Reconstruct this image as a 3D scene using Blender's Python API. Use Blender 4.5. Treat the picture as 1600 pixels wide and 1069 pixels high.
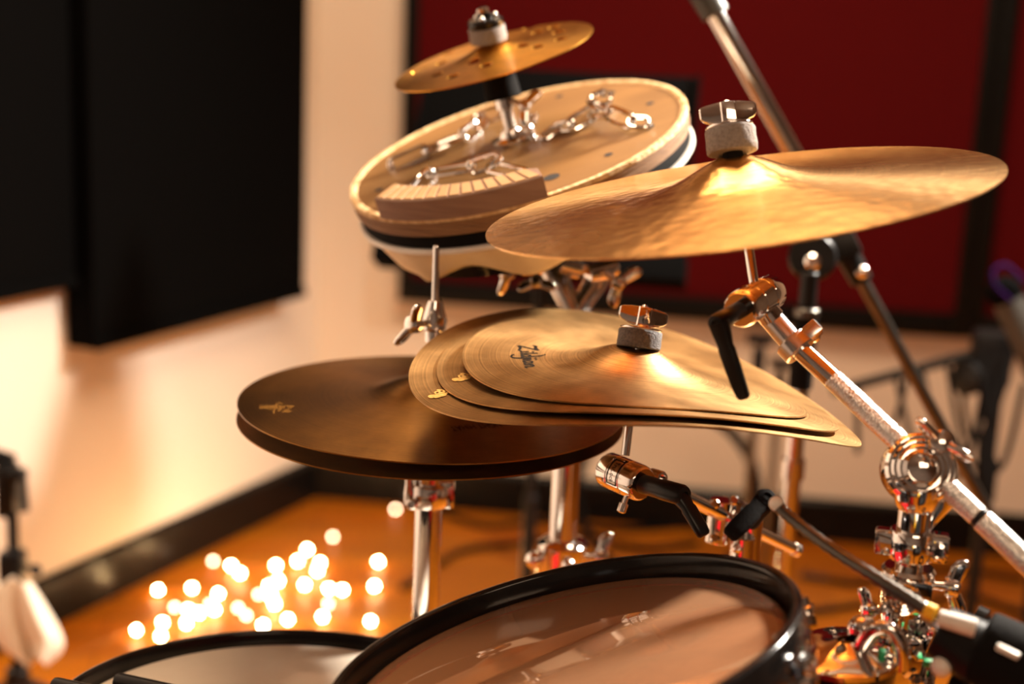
import bpy, bmesh, math, random
from mathutils import Vector as V, Matrix as M4, noise as mnoise
random.seed(7)
for o in list(bpy.data.objects): bpy.data.objects.remove(o)
scn = bpy.context.scene
COL = scn.collection
PI = math.pi

# ------------------------------------------------------------------ camera
FPX, CX, CY, CAMZ = 2222.0, 800.0, 534.5, 1.27
PITCH, ROLL = math.radians(12.2), math.radians(2.4)
_r0 = V((1, 0, 0)); _u0 = V((0, math.sin(PITCH), math.cos(PITCH))); FWD = V((0, math.cos(PITCH), -math.sin(PITCH)))
RGT = _r0 * math.cos(ROLL) + _u0 * math.sin(ROLL)
UPV = _u0 * math.cos(ROLL) - _r0 * math.sin(ROLL)
CAMP = V((0, 0, CAMZ))
cam = bpy.data.cameras.new('camera'); camo = bpy.data.objects.new('camera', cam); COL.objects.link(camo)
mw = M4((RGT, UPV, -FWD)).transposed().to_4x4(); mw.translation = CAMP
camo.matrix_world = mw
cam.sensor_width = 36.0; cam.lens = FPX / 1600 * 36.0
cam.clip_start = 0.02
cam.dof.use_dof = True; cam.dof.focus_distance = 1.105; cam.dof.aperture_fstop = 2.8
scn.camera = camo

def P(x, y, d):                       # a point at a depth along the view axis
    return CAMP + (FWD + RGT * ((x - CX) / FPX) - UPV * ((y - CY) / FPX)) * d
def ray(x, y): return P(x, y, 1.0) - CAMP
def atz(x, y, z):                     # where the sight line meets a height
    v = ray(x, y); return CAMP + v * ((z - CAMZ) / v.z)
def onplane(x, y, o, n):
    v = ray(x, y); return CAMP + v * ((o - CAMP).dot(n) / v.dot(n))

# ------------------------------------------------------------------ world, lights, exposure
w = bpy.data.worlds.new('world'); scn.world = w; w.use_nodes = True
w.node_tree.nodes['Background'].inputs[0].default_value = (1.0, 0.8, 0.62, 1)
w.node_tree.nodes['Background'].inputs[1].default_value = 0.02
scn.view_settings.view_transform = 'Standard'; scn.view_settings.look = 'None'
scn.view_settings.exposure = 0.22; scn.view_settings.gamma = 1.0; scn.view_settings.use_curve_mapping = False

def area(name, loc, target, size, power, col, sy=None, spread=None):
    l = bpy.data.lights.new(name, 'AREA'); l.energy = power; l.color = col
    l.shape = 'RECTANGLE'; l.size = size; l.size_y = sy or size
    if spread: l.spread = spread
    o = bpy.data.objects.new(name, l); COL.objects.link(o)
    o.location = loc; o.rotation_euler = (V(target) - V(loc)).to_track_quat('-Z', 'Y').to_euler()
    return o
area('key_lamp', (1.55, 2.10, 2.3), (0.1, 1.2, 0.95), 0.26, 100, (1.0, 0.91, 0.79), spread=math.radians(120))
area('added_fill', (0.1, 2.0, 2.55), (0.0, 2.6, 0), 1.1, 58, (1.0, 0.72, 0.47))  # unseen soft light, added to brighten cymbals and back walls
area('added_fill', (0.5, -0.9, 2.50), (0.2, 2.5, 0.6), 1.2, 22, (1.0, 0.70, 0.46))  # unseen fill light added behind the camera

# ------------------------------------------------------------------ materials
MATS = {}
def nn(nt, t, **kw):
    n = nt.nodes.new(t)
    for k, v in kw.items(): setattr(n, k, v)
    return n
def mat(name, col, metal=0.0, rough=0.5, spec=None, coat=0, emis=None, estr=0, noise=None, bump=None, aniso=None, rvar=None, extra=None):
    """noise=(scale, detail, col2, stretch) second colour by noise; bump=(scale, strength)"""
    m = bpy.data.materials.new(name); m.use_nodes = True; nt = m.node_tree
    b = nt.nodes['Principled BSDF']
    b.inputs['Base Color'].default_value = (*col, 1); b.inputs['Metallic'].default_value = metal
    b.inputs['Roughness'].default_value = rough
    if spec is not None: b.inputs['Specular IOR Level'].default_value = spec
    if coat: b.inputs['Coat Weight'].default_value = coat; b.inputs['Coat Roughness'].default_value = 0.08
    if emis: b.inputs['Emission Color'].default_value = (*emis, 1); b.inputs['Emission Strength'].default_value = estr
    tc = nn(nt, 'ShaderNodeTexCoord')
    if noise:
        sc, det, c2, stretch = noise
        mp = nn(nt, 'ShaderNodeMapping'); mp.inputs['Scale'].default_value = stretch
        nt.links.new(tc.outputs['Object'], mp.inputs[0])
        no = nn(nt, 'ShaderNodeTexNoise'); no.inputs['Scale'].default_value = sc; no.inputs['Detail'].default_value = det
        nt.links.new(mp.outputs[0], no.inputs['Vector'])
        cr = nn(nt, 'ShaderNodeValToRGB'); cr.color_ramp.elements[0].position = 0.35; cr.color_ramp.elements[1].position = 0.68
        cr.color_ramp.elements[0].color = (*col, 1); cr.color_ramp.elements[1].color = (*c2, 1)
        nt.links.new(no.outputs['Fac'], cr.inputs[0]); nt.links.new(cr.outputs[0], b.inputs['Base Color'])
        if rvar:
            mr = nn(nt, 'ShaderNodeMapRange'); mr.inputs[3].default_value = rvar[0]; mr.inputs[4].default_value = rvar[1]
            nt.links.new(no.outputs['Fac'], mr.inputs[0]); nt.links.new(mr.outputs[0], b.inputs['Roughness'])
    if bump:
        no2 = nn(nt, 'ShaderNodeTexNoise'); no2.inputs['Scale'].default_value = bump[0]; no2.inputs['Detail'].default_value = 3
        nt.links.new(tc.outputs['Object'], no2.inputs['Vector'])
        bp = nn(nt, 'ShaderNodeBump'); bp.inputs['Strength'].default_value = bump[1]; bp.inputs['Distance'].default_value = bump[2] if len(bump) > 2 else 0.002
        nt.links.new(no2.outputs['Fac'], bp.inputs['Height']); nt.links.new(bp.outputs[0], b.inputs['Normal'])
    if aniso:
        b.inputs['Anisotropic'].default_value = aniso; b.inputs['Anisotropic Rotation'].default_value = 0.25
        tg = nn(nt, 'ShaderNodeTangent', direction_type='RADIAL', axis='Z'); nt.links.new(tg.outputs[0], b.inputs['Tangent'])
    if extra: extra(nt, b, tc)
    MATS[name] = m
    return m

def cymbal_extra(ring=(900, 0.10), hammer=(60, 0.1), dist=0.001, dents=0, patina=0.4):
    def f(nt, b, tc):
        sx = nn(nt, 'ShaderNodeSeparateXYZ'); nt.links.new(tc.outputs['Object'], sx.inputs[0])
        cx = nn(nt, 'ShaderNodeCombineXYZ'); nt.links.new(sx.outputs[0], cx.inputs[0]); nt.links.new(sx.outputs[1], cx.inputs[1])
        ln = nn(nt, 'ShaderNodeVectorMath', operation='LENGTH'); nt.links.new(cx.outputs[0], ln.inputs[0])
        mu = nn(nt, 'ShaderNodeMath', operation='MULTIPLY'); mu.inputs[1].default_value = ring[0]; nt.links.new(ln.outputs['Value'], mu.inputs[0])
        n1 = nn(nt, 'ShaderNodeTexNoise', noise_dimensions='1D'); n1.inputs['Scale'].default_value = 1.0; n1.inputs['Detail'].default_value = 1
        nt.links.new(mu.outputs[0], n1.inputs['W'])
        n2 = nn(nt, 'ShaderNodeTexNoise'); n2.inputs['Scale'].default_value = hammer[0]; n2.inputs['Detail'].default_value = 1.5
        nt.links.new(tc.outputs['Object'], n2.inputs['Vector'])
        src = b.inputs['Base Color'].links[0].from_socket
        n4 = nn(nt, 'ShaderNodeTexNoise'); n4.inputs['Scale'].default_value = 55; n4.inputs['Detail'].default_value = 8; n4.inputs['Roughness'].default_value = 0.75
        nt.links.new(tc.outputs['Object'], n4.inputs['Vector'])
        ad = nn(nt, 'ShaderNodeMath', operation='ADD'); nt.links.new(n1.outputs['Fac'], ad.inputs[0]); nt.links.new(n4.outputs['Fac'], ad.inputs[1])
        mr = nn(nt, 'ShaderNodeMapRange'); mr.inputs[1].default_value = 0.65; mr.inputs[2].default_value = 1.35; mr.inputs[3].default_value = 1.0 - patina; mr.inputs[4].default_value = 1.0 + patina * 0.45
        nt.links.new(ad.outputs[0], mr.inputs[0])
        vm = nn(nt, 'ShaderNodeVectorMath', operation='SCALE'); nt.links.new(src, vm.inputs[0]); nt.links.new(mr.outputs[0], vm.inputs['Scale'])
        nt.links.new(vm.outputs[0], b.inputs['Base Color'])
        b1 = nn(nt, 'ShaderNodeBump'); b1.inputs['Strength'].default_value = ring[1]; b1.inputs['Distance'].default_value = 0.0006
        b2 = nn(nt, 'ShaderNodeBump'); b2.inputs['Strength'].default_value = hammer[1]; b2.inputs['Distance'].default_value = dist
        nt.links.new(n1.outputs['Fac'], b1.inputs['Height']); nt.links.new(n2.outputs['Fac'], b2.inputs['Height'])
        nt.links.new(b1.outputs[0], b2.inputs['Normal']); nt.links.new(b2.outputs[0], b.inputs['Normal'])
        if dents:
            vo = nn(nt, 'ShaderNodeTexVoronoi', feature='SMOOTH_F1'); vo.inputs['Scale'].default_value = 95; vo.inputs['Smoothness'].default_value = 0.6
            nt.links.new(tc.outputs['Object'], vo.inputs['Vector'])
            b3 = nn(nt, 'ShaderNodeBump'); b3.inputs['Strength'].default_value = dents; b3.inputs['Distance'].default_value = 0.0012
            nt.links.new(vo.outputs['Distance'], b3.inputs['Height']); nt.links.new(b2.outputs[0], b3.inputs['Normal']); nt.links.new(b3.outputs[0], b.inputs['Normal'])
    return f
mat('bronze_raw', (0.35, 0.185, 0.065), 1, 0.42, noise=(13, 8, (0.62, 0.37, 0.15), (1, 1, 1)), aniso=0.35, rvar=(0.34, 0.50), extra=cymbal_extra((700, 0.10), (40, 0.12)))
mat('bronze_dark', (0.25, 0.115, 0.028), 1, 0.36, noise=(8, 6, (0.44, 0.22, 0.058), (1, 1, 1)), aniso=0.6, rvar=(0.28, 0.44), extra=cymbal_extra((700, 0.12), (45, 0.10)))
mat('bronze_brilliant', (0.82, 0.42, 0.125), 1, 0.17, noise=(6, 4, (0.88, 0.52, 0.20), (1, 1, 1)), aniso=0.75, rvar=(0.21, 0.31), extra=cymbal_extra((500, 0.10), (30, 0.30), 0.003, 0.42, 0.15))
mat('bronze_splash', (0.72, 0.31, 0.038), 1, 0.28, noise=(14, 3, (0.82, 0.40, 0.06), (1, 1, 1)), aniso=0.5, extra=cymbal_extra((900, 0.10), (60, 0.08)))
mat('gold_print', (0.95, 0.62, 0.20), 0.6, 0.45, noise=(300, 2, (0.75, 0.42, 0.10), (1, 1, 1)))
mat('gold_faded', (0.50, 0.27, 0.06), 0.7, 0.5, noise=(300, 2, (0.40, 0.20, 0.04), (1, 1, 1)))
mat('black_print', (0.012, 0.009, 0.007), 0, 0.9, spec=0.02, noise=(200, 2, (0.02, 0.014, 0.01), (1, 1, 1)))
mat('chrome', (0.86, 0.84, 0.82), 1, 0.06, noise=(30, 2, (0.78, 0.76, 0.75), (1, 1, 1)), rvar=(0.04, 0.09))
mat('chrome_satin', (0.74, 0.72, 0.70), 1, 0.24, noise=(60, 2, (0.66, 0.64, 0.62), (1, 1, 1)))
def knurl(nt, b, tc):
    vo = nn(nt, 'ShaderNodeTexVoronoi'); vo.inputs['Scale'].default_value = 900
    nt.links.new(tc.outputs['Object'], vo.inputs['Vector'])
    bp = nn(nt, 'ShaderNodeBump'); bp.inputs['Strength'].default_value = 0.6; bp.inputs['Distance'].default_value = 0.0006
    nt.links.new(vo.outputs['Distance'], bp.inputs['Height']); nt.links.new(bp.outputs[0], b.inputs['Normal'])
mat('chrome_knurled', (0.80, 0.78, 0.76), 1, 0.22, extra=knurl)
mat('black_plastic', (0.006, 0.0055, 0.0055), 0, 0.34, spec=0.22, noise=(40, 2, (0.009, 0.008, 0.0075), (1, 1, 1)))
mat('black_rubber', (0.007, 0.006, 0.0055), 0, 0.8, spec=0.06, bump=(300, 0.2))
mat('black_gloss', (0.004, 0.003, 0.003), 0, 0.14, spec=0.3, noise=(20, 2, (0.012, 0.010, 0.009), (1, 1, 1)))
mat('felt_grey', (0.12, 0.115, 0.118), 0, 0.95, noise=(420, 5, (0.21, 0.20, 0.20), (1, 1, 1)), bump=(700, 0.9, 0.002))
mat('felt_pale', (0.22, 0.19, 0.175), 0, 0.95, noise=(420, 5, (0.31, 0.27, 0.25), (1, 1, 1)), bump=(700, 0.9, 0.002))
mat('wall_paint', (0.80, 0.69, 0.58), 0, 0.75, noise=(3, 3, (0.77, 0.66, 0.55), (1, 1, 1)), bump=(180, 0.08))
mat('ceiling_paint', (0.30, 0.27, 0.24), 0, 0.9, noise=(3, 3, (0.27, 0.24, 0.21), (1, 1, 1)))
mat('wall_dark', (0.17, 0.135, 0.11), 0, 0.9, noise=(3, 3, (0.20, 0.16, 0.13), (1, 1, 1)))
mat('baseboard_black', (0.006, 0.005, 0.0045), 0, 0.25, spec=0.2, noise=(10, 2, (0.008, 0.006, 0.005), (1, 1, 1)))
mat('panel_black', (0.0018, 0.0017, 0.0017), 0, 0.95, spec=0.04, bump=(500, 0.4))
mat('fabric_red', (0.082, 0.0006, 0.002), 0, 0.92, spec=0.15, noise=(220, 3, (0.068, 0.0006, 0.0018), (1, 1, 1)), bump=(500, 0.4))
mat('frame_black', (0.003, 0.003, 0.003), 0, 0.45, spec=0.14, noise=(15, 2, (0.004, 0.004, 0.004), (1, 1, 1)))
mat('birch_ply', (0.17, 0.078, 0.019), 0, 0.45, coat=0.1, noise=(7, 6, (0.25, 0.122, 0.034), (1, 4, 1)), bump=(90, 0.06))
mat('ply_edge', (0.16, 0.075, 0.03), 0, 0.7, noise=(30, 4, (0.30, 0.16, 0.07), (1, 1, 60)))
mat('ply_rim', (0.50, 0.30, 0.12), 0, 0.85, noise=(120, 4, (0.80, 0.58, 0.33), (1, 1, 1)), bump=(200, 0.8))
mat('block_wood', (0.21, 0.115, 0.075), 0, 0.65, noise=(18, 5, (0.28, 0.16, 0.105), (1, 1, 9)), bump=(150, 0.15))
mat('block_top', (0.40, 0.225, 0.095), 0, 0.6, noise=(18, 5, (0.50, 0.29, 0.13), (1, 1, 1)))
mat('hide', (0.72, 0.56, 0.36), 0, 0.6, noise=(16, 4, (0.86, 0.74, 0.55), (1, 1, 1)), bump=(60, 0.3))
mat('white_hoop', (0.82, 0.76, 0.68), 0, 0.4, noise=(40, 2, (0.75, 0.68, 0.6), (1, 1, 1)))
mat('red_shell', (0.42, 0.006, 0.010), 0.1, 0.10, coat=0.9, noise=(300, 2, (0.55, 0.012, 0.016), (1, 1, 1)))
mat('shell_wood', (0.42, 0.19, 0.05), 0, 0.55, noise=(9, 5, (0.55, 0.27, 0.08), (1, 1, 6)))
mat('head_white', (0.90, 0.78, 0.64), 0, 0.30, coat=0.5, noise=(60, 3, (0.87, 0.75, 0.61), (1, 1, 1)), bump=(900, 0.1))
mat('cloth_white', (0.82, 0.72, 0.58), 0, 0.9, noise=(30, 3, (0.76, 0.66, 0.52), (1, 1, 1)), bump=(200, 0.3))
mat('hole_shade', (0.01, 0.006, 0.004), 0, 0.9, noise=(50, 2, (0.014, 0.008, 0.005), (1, 1, 1)))
mat('steel_grey', (0.16, 0.15, 0.13), 1, 0.30, noise=(40, 2, (0.13, 0.12, 0.105), (1, 1, 1)))
mat('collar_grey', (0.045, 0.042, 0.036), 0.3, 0.4, noise=(40, 2, (0.055, 0.05, 0.044), (1, 1, 1)))
mat('yellow_ring', (0.85, 0.42, 0.01), 0, 0.4, noise=(80, 2, (0.9, 0.5, 0.02), (1, 1, 1)))
mat('green_tag', (0.0, 0.26, 0.07), 0, 0.45, noise=(80, 2, (0.0, 0.33, 0.10), (1, 1, 1)))
mat('pale_plastic', (0.78, 0.70, 0.62), 0, 0.35, noise=(80, 2, (0.72, 0.64, 0.56), (1, 1, 1)))
mat('purple_cable', (0.012, 0.002, 0.03), 0, 0.7, spec=0.05, noise=(80, 2, (0.016, 0.003, 0.036), (1, 1, 1)))
mat('bulb_glow', (1, 0.85, 0.6), 0, 0.3, emis=(1.0, 0.66, 0.30), estr=170)
mat('bulb_dim_glint', (1, 0.85, 0.6), 0, 0.3, emis=(1.0, 0.62, 0.38), estr=22)  # weak bulbs, plus a glint on metal given as emission
mat('wire_copper', (0.35, 0.18, 0.07), 0.7, 0.4, noise=(90, 2, (0.28, 0.14, 0.05), (1, 1, 1)))
def wood_floor(nt, b, tc):
    br = nn(nt, 'ShaderNodeTexBrick'); br.offset = 0.37
    mp = nn(nt, 'ShaderNodeMapping'); mp.inputs['Rotation'].default_value = (0, 0, math.radians(-8)); nt.links.new(tc.outputs['Object'], mp.inputs[0])
    nt.links.new(mp.outputs[0], br.inputs['Vector'])
    br.inputs['Scale'].default_value = 1.0; br.inputs['Brick Width'].default_value = 1.2; br.inputs['Row Height'].default_value = 0.09
    br.inputs['Mortar Size'].default_value = 0.0015
    br.inputs['Color1'].default_value = (0.40, 0.112, 0.003, 1); br.inputs['Color2'].default_value = (0.31, 0.080, 0.002, 1); br.inputs['Mortar'].default_value = (0.05, 0.015, 0.003, 1)
    no = nn(nt, 'ShaderNodeTexNoise'); no.inputs['Scale'].default_value = 3; no.inputs['Detail'].default_value = 6
    m2 = nn(nt, 'ShaderNodeMapping'); m2.inputs['Scale'].default_value = (1, 12, 1); nt.links.new(mp.outputs[0], m2.inputs[0]); nt.links.new(m2.outputs[0], no.inputs['Vector'])
    mx = nn(nt, 'ShaderNodeMix', data_type='RGBA', blend_type='MULTIPLY'); mx.inputs['Factor'].default_value = 0.45
    nt.links.new(br.outputs['Color'], mx.inputs['A']); nt.links.new(no.outputs['Color'], mx.inputs['B'])
    hs = nn(nt, 'ShaderNodeHueSaturation'); hs.inputs['Value'].default_value = 1.35; nt.links.new(mx.outputs['Result'], hs.inputs['Color'])
    nt.links.new(hs.outputs[0], b.inputs['Base Color'])
mat('floor_wood', (0.45, 0.15, 0.02), 0, 0.5, spec=0.18, extra=wood_floor)
def clear_film(nt, b, tc):
    out = nt.nodes['Material Output']
    fr = nn(nt, 'ShaderNodeFresnel'); fr.inputs['IOR'].default_value = 1.55
    mr = nn(nt, 'ShaderNodeMapRange'); mr.inputs[3].default_value = 0.16; mr.inputs[4].default_value = 0.9
    nt.links.new(fr.outputs[0], mr.inputs[0])
    gl = nn(nt, 'ShaderNodeBsdfGlossy'); gl.inputs['Roughness'].default_value = 0.03; gl.inputs['Color'].default_value = (1, 0.95, 0.9, 1)
    tr = nn(nt, 'ShaderNodeBsdfTransparent'); tr.inputs['Color'].default_value = (0.9, 0.84, 0.78, 1)
    df = nn(nt, 'ShaderNodeBsdfDiffuse'); df.inputs['Color'].default_value = (0.58, 0.29, 0.15, 1)
    m1 = nn(nt, 'ShaderNodeMixShader'); m1.inputs[0].default_value = 0.42
    nt.links.new(tr.outputs[0], m1.inputs[1]); nt.links.new(df.outputs[0], m1.inputs[2])
    m2 = nn(nt, 'ShaderNodeMixShader'); nt.links.new(mr.outputs[0], m2.inputs[0])
    nt.links.new(m1.outputs[0], m2.inputs[1]); nt.links.new(gl.outputs[0], m2.inputs[2])
    nt.links.new(m2.outputs[0], out.inputs['Surface'])
mat('clear_head', (0.5, 0.4, 0.3), 0, 0.05, extra=clear_film)

# ------------------------------------------------------------------ mesh helpers
def frame(o, z, xh=None):
    z = V(z).normalized()
    xh = V(xh) if xh is not None else (V((1, 0, 0)) if abs(z.x) < 0.9 else V((0, 1, 0)))
    x = (xh - z * xh.dot(z)).normalized(); y = z.cross(x)
    m = M4((x, y, z)).transposed().to_4x4(); m.translation = V(o)
    return m
ID = M4.Identity(4)

class MB:
    def __init__(s): s.v = []; s.f = []
    def add(s, vs, fs, m=ID):
        k = len(s.v)
        s.v += [m @ V(p) for p in vs]; s.f += [tuple(i + k for i in f) for f in fs]
        return s
    def lathe(s, prof, m=ID, seg=40, a0=0.0, a1=2 * PI):
        full = abs(a1 - a0 - 2 * PI) < 1e-6
        n = seg if full else seg + 1
        vs = []; fs = []
        for (r, z) in prof:
            for j in range(n):
                a = a0 + (a1 - a0) * j / seg
                vs.append((r * math.cos(a), r * math.sin(a), z))
        for i in range(len(prof) - 1):
            for j in range(seg):
                k = (j + 1) % n
                fs.append((i * n + j, i * n + k, (i + 1) * n + k, (i + 1) * n + j))
        if prof[0][0] > 1e-7 and full and prof[0] != prof[-1]: fs.append(tuple(range(n))[::-1])
        if prof[-1][0] > 1e-7 and full and prof[0] != prof[-1]: fs.append(tuple((len(prof) - 1) * n + j for j in range(n)))
        return s.add(vs, fs, m)
    def cyl(s, a, b, r, r2=None, ch=None, seg=32):
        a = V(a); b = V(b); L = (b - a).length; r2 = r if r2 is None else r2
        c = ch if ch is not None else min(r, r2, L) * 0.08
        return s.lathe([(r - c, 0), (r, c), (r2, L - c), (r2 - c, L)], frame(a, b - a), seg)
    def tube(s, pts, rad, seg=12, closed=False):
        pts = [V(p) for p in pts]; n = len(pts)
        rads = rad if isinstance(rad, (list, tuple)) else [rad] * n
        vs = []; fs = []
        up = None
        for i in range(n):
            if closed: t = pts[(i + 1) % n] - pts[i - 1]
            else: t = pts[min(i + 1, n - 1)] - pts[max(i - 1, 0)]
            t.normalize()
            if up is None:
                up = t.orthogonal().normalized()
            up = (up - t * up.dot(t)).normalized(); sd = t.cross(up)
            for j in range(seg):
                a = 2 * PI * j / seg
                vs.append(pts[i] + (up * math.cos(a) + sd * math.sin(a)) * rads[i])
        rng = n if closed else n - 1
        for i in range(rng):
            k = (i + 1) % n
            off = 0
            if closed and k == 0:      # match twist
                best = min(range(seg), key=lambda q: (vs[q] - vs[(n - 1) * seg]).length_squared)
                off = best
            for j in range(seg):
                fs.append((i * seg + j, i * seg + (j + 1) % seg, k * seg + (j + 1 + off) % seg, k * seg + (j + off) % seg))
        if not closed:
            fs.append(tuple(range(seg))[::-1]); fs.append(tuple((n - 1) * seg + j for j in range(seg)))
        return s.add(vs, fs)
    def box(s, m, sx, sy, sz, bev=0.0):
        bm = bmesh.new(); bmesh.ops.create_cube(bm, size=1.0)
        for v in bm.verts: v.co = V((v.co.x * sx, v.co.y * sy, v.co.z * sz))
        if bev: bmesh.ops.bevel(bm, geom=bm.edges[:], offset=bev, segments=2, affect='EDGES', profile=0.6)
        bm.verts.index_update()
        s.add([v.co.copy() for v in bm.verts], [tuple(v.index for v in f.verts) for f in bm.faces], m)
        bm.free(); return s
    def loft(s, secs, m=ID, cap=True):
        n = len(secs[0]); vs = [p for sc in secs for p in sc]; fs = []
        for i in range(len(secs) - 1):
            for j in range(n):
                k = (j + 1) % n
                fs.append((i * n + j, i * n + k, (i + 1) * n + k, (i + 1) * n + j))
        if cap: fs.append(tuple(range(n))[::-1]); fs.append(tuple((len(secs) - 1) * n + j for j in range(n)))
        return s.add(vs, fs, m)
    def sphere(s, c, r, seg=20, rings=12, m=None):
        prof = [(r * math.sin(PI * i / rings), -r * math.cos(PI * i / rings)) for i in range(rings + 1)]
        return s.lathe(prof, m if m is not None else M4.Translation(V(c)), seg)
    def mesh(s, name, smooth=35):
        me = bpy.data.meshes.new(name)
        me.from_pydata([tuple(p) for p in s.v], [], s.f)
        bm = bmesh.new(); bm.from_mesh(me)
        bmesh.ops.remove_doubles(bm, verts=bm.verts, dist=1e-6)
        bmesh.ops.recalc_face_normals(bm, faces=bm.faces)
        bm.to_mesh(me); bm.free()
        if smooth:
            me.polygons.foreach_set('use_smooth', [True] * len(me.polygons))
            me.set_sharp_from_angle(angle=math.radians(smooth))
        return me
    def build(s, name, m, parent=None, smooth=35):
        """world-space geometry; the object's origin is its parent's origin or its own base centre"""
        base = parent['_o'] if parent is not None else None
        if base is None:
            xs = [p.x for p in s.v]; ys = [p.y for p in s.v]; zs = [p.z for p in s.v]
            o0 = V(((min(xs) + max(xs)) / 2, (min(ys) + max(ys)) / 2, min(zs)))
        else: o0 = V(base)
        s.v = [p - o0 for p in s.v]
        me = s.mesh(name, smooth); me.materials.append(MATS[m])
        o = bpy.data.objects.new(name, me); COL.objects.link(o)
        o['_o'] = tuple(o0)
        if parent is not None: o.parent = parent
        else: o.location = o0
        return o
def tag(o, label=None, cat=None, group=None, kind=None):
    if label: o['label'] = label
    if cat: o['category'] = cat
    if group: o['group'] = group
    if kind: o['kind'] = kind
    return o
def thing(name, label, cat, loc, group=None):
    o = bpy.data.objects.new(name, None); o.empty_display_size = 0.05; COL.objects.link(o)
    o.location = V(loc); o['_o'] = tuple(V(loc))
    return tag(o, label, cat, group)
def setloc(o, loc): o['_o'] = tuple(loc); return o
def ell(m, w, h, n=16, p=2.6):       # superellipse section in the xy plane of m
    r = []
    for j in range(n):
        a = 2 * PI * j / n; c, d = math.cos(a), math.sin(a)
        r.append(m @ V((w * math.copysign(abs(c) ** (2 / p), c), h * math.copysign(abs(d) ** (2 / p), d), 0)))
    return r
def mixp(a, b, t): return V(a) * (1 - t) + V(b) * t
def curve_pts(ctrl, n=10):           # Catmull-Rom through control points
    c = [V(p) for p in ctrl]; out = []
    for i in range(len(c) - 1):
        p0 = c[max(i - 1, 0)]; p1 = c[i]; p2 = c[i + 1]; p3 = c[min(i + 2, len(c) - 1)]
        for k in range(n):
            t = k / n
            out.append(0.5 * ((2 * p1) + (p2 - p0) * t + (2 * p0 - 5 * p1 + 4 * p2 - p3) * t * t + (3 * p1 - p0 - 3 * p2 + p3) * t ** 3))
    out.append(c[-1]); return out

# ------------------------------------------------------------------ the room
CORNER = atz(490, 775, 0); DL = V((-0.4199, -0.9076, 0)); DB = V((0.9914, -0.1312, 0))
NL = V((0.9076, -0.4199, 0)); NB = V((-0.1312, -0.9914, 0))       # wall normals into the room
H = 2.62
EL = CORNER + DL * 6.3; EB = CORNER + DB * 3.5
FR = V((EB.x, EL.y, 0))
def prism(pts, z0, z1):
    n = len(pts); b = MB()
    b.add([(p.x, p.y, z0) for p in pts] + [(p.x, p.y, z1) for p in pts],
          [tuple(range(n))[::-1], tuple(range(n, 2 * n))] + [(i, (i + 1) % n, n + (i + 1) % n, n + i) for i in range(n)])
    return b
def wall(name, a, b, n_in, z0=0, z1=H, th=0.1, m='wall_paint'):
    o = prism([a, b, b - n_in * th, a - n_in * th], z0, z1).build(name, m, None, 0); tag(o, kind='structure'); return o
tag(prism([CORNER, EL, FR, EB], -0.08, 0.0).build('floor', 'floor_wood', None, 0), kind='structure')
tag(prism([CORNER, EL, FR, EB], H, H + 0.08).build('ceiling', 'ceiling_paint', None, 0), kind='structure')
wall('wall_left', CORNER, EL, NL); wall('wall_back', CORNER, EB, NB)
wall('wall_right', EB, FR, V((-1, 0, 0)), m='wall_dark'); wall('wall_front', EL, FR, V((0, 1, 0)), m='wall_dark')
def skirting(name, a, b, n):
    t = 0.014; h = 0.115
    m = MB(); d = (b - a).normalized()
    prof = [(0, 0), (t, 0), (t, h - 0.012), (t * 0.45, h), (0, h)]
    secs = [[a + n * x + V((0, 0, z)) for x, z in prof], [b + n * x + V((0, 0, z)) for x, z in prof]]
    m.loft(secs); tag(m.build(name, 'baseboard_black', None, 0), kind='structure')
skirting('baseboard_left', CORNER, EL, NL); skirting('baseboard_back', CORNER, EB, NB)

# black acoustic panels hung on the left wall
def wall_panel(label, pa, pb, zb, zt, off, th, n, name='acoustic_panel', group=None):
    t = thing(name, label, 'panel', (pa + pb) / 2 + V((0, 0, zb - ((pa + pb) / 2).z)), group)
    d = (pb - pa); d.z = 0; L = d.length; d.normalize()
    c = (pa + pb) / 2; c.z = (zb + zt) / 2; c = c - n * (th / 2)
    fm = frame(c, n, d)
    MB().box(fm, L, zt - zb, th, 0.006).build('core', 'panel_black', t, 30)
    for sgn in (-1, 1):     # fabric edge battens
        MB().box(frame(c + V((0, 0, sgn * ((zt - zb) / 2 - 0.012))) + n * (th / 2 + 0.002), n, d), L, 0.024, 0.006, 0.001).build('batten', 'panel_black', t, 30)
    return t
pl = CORNER + NL * 0.085
a1 = onplane(148, 545, pl, NL); a2 = onplane(476, 466, pl, NL); zb = (a1.z + a2.z) / 2
wall_panel('thick black acoustic panel on left wall, nearest the room corner', a1, a2, zb, 2.25, 0.10, 0.075, NL, group='black panels on the left wall')
pl2 = CORNER + NL * 0.045
b1 = onplane(-130, 500, pl2, NL); b2 = a1 - NL * 0.04 + DL * 0.006; zb2 = onplane(70, 457, pl2, NL).z
wall_panel('flat black acoustic panel at left edge of the photo', b1, b2, zb2, 2.25, 0.05, 0.035, NL, group='black panels on the left wall')

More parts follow.
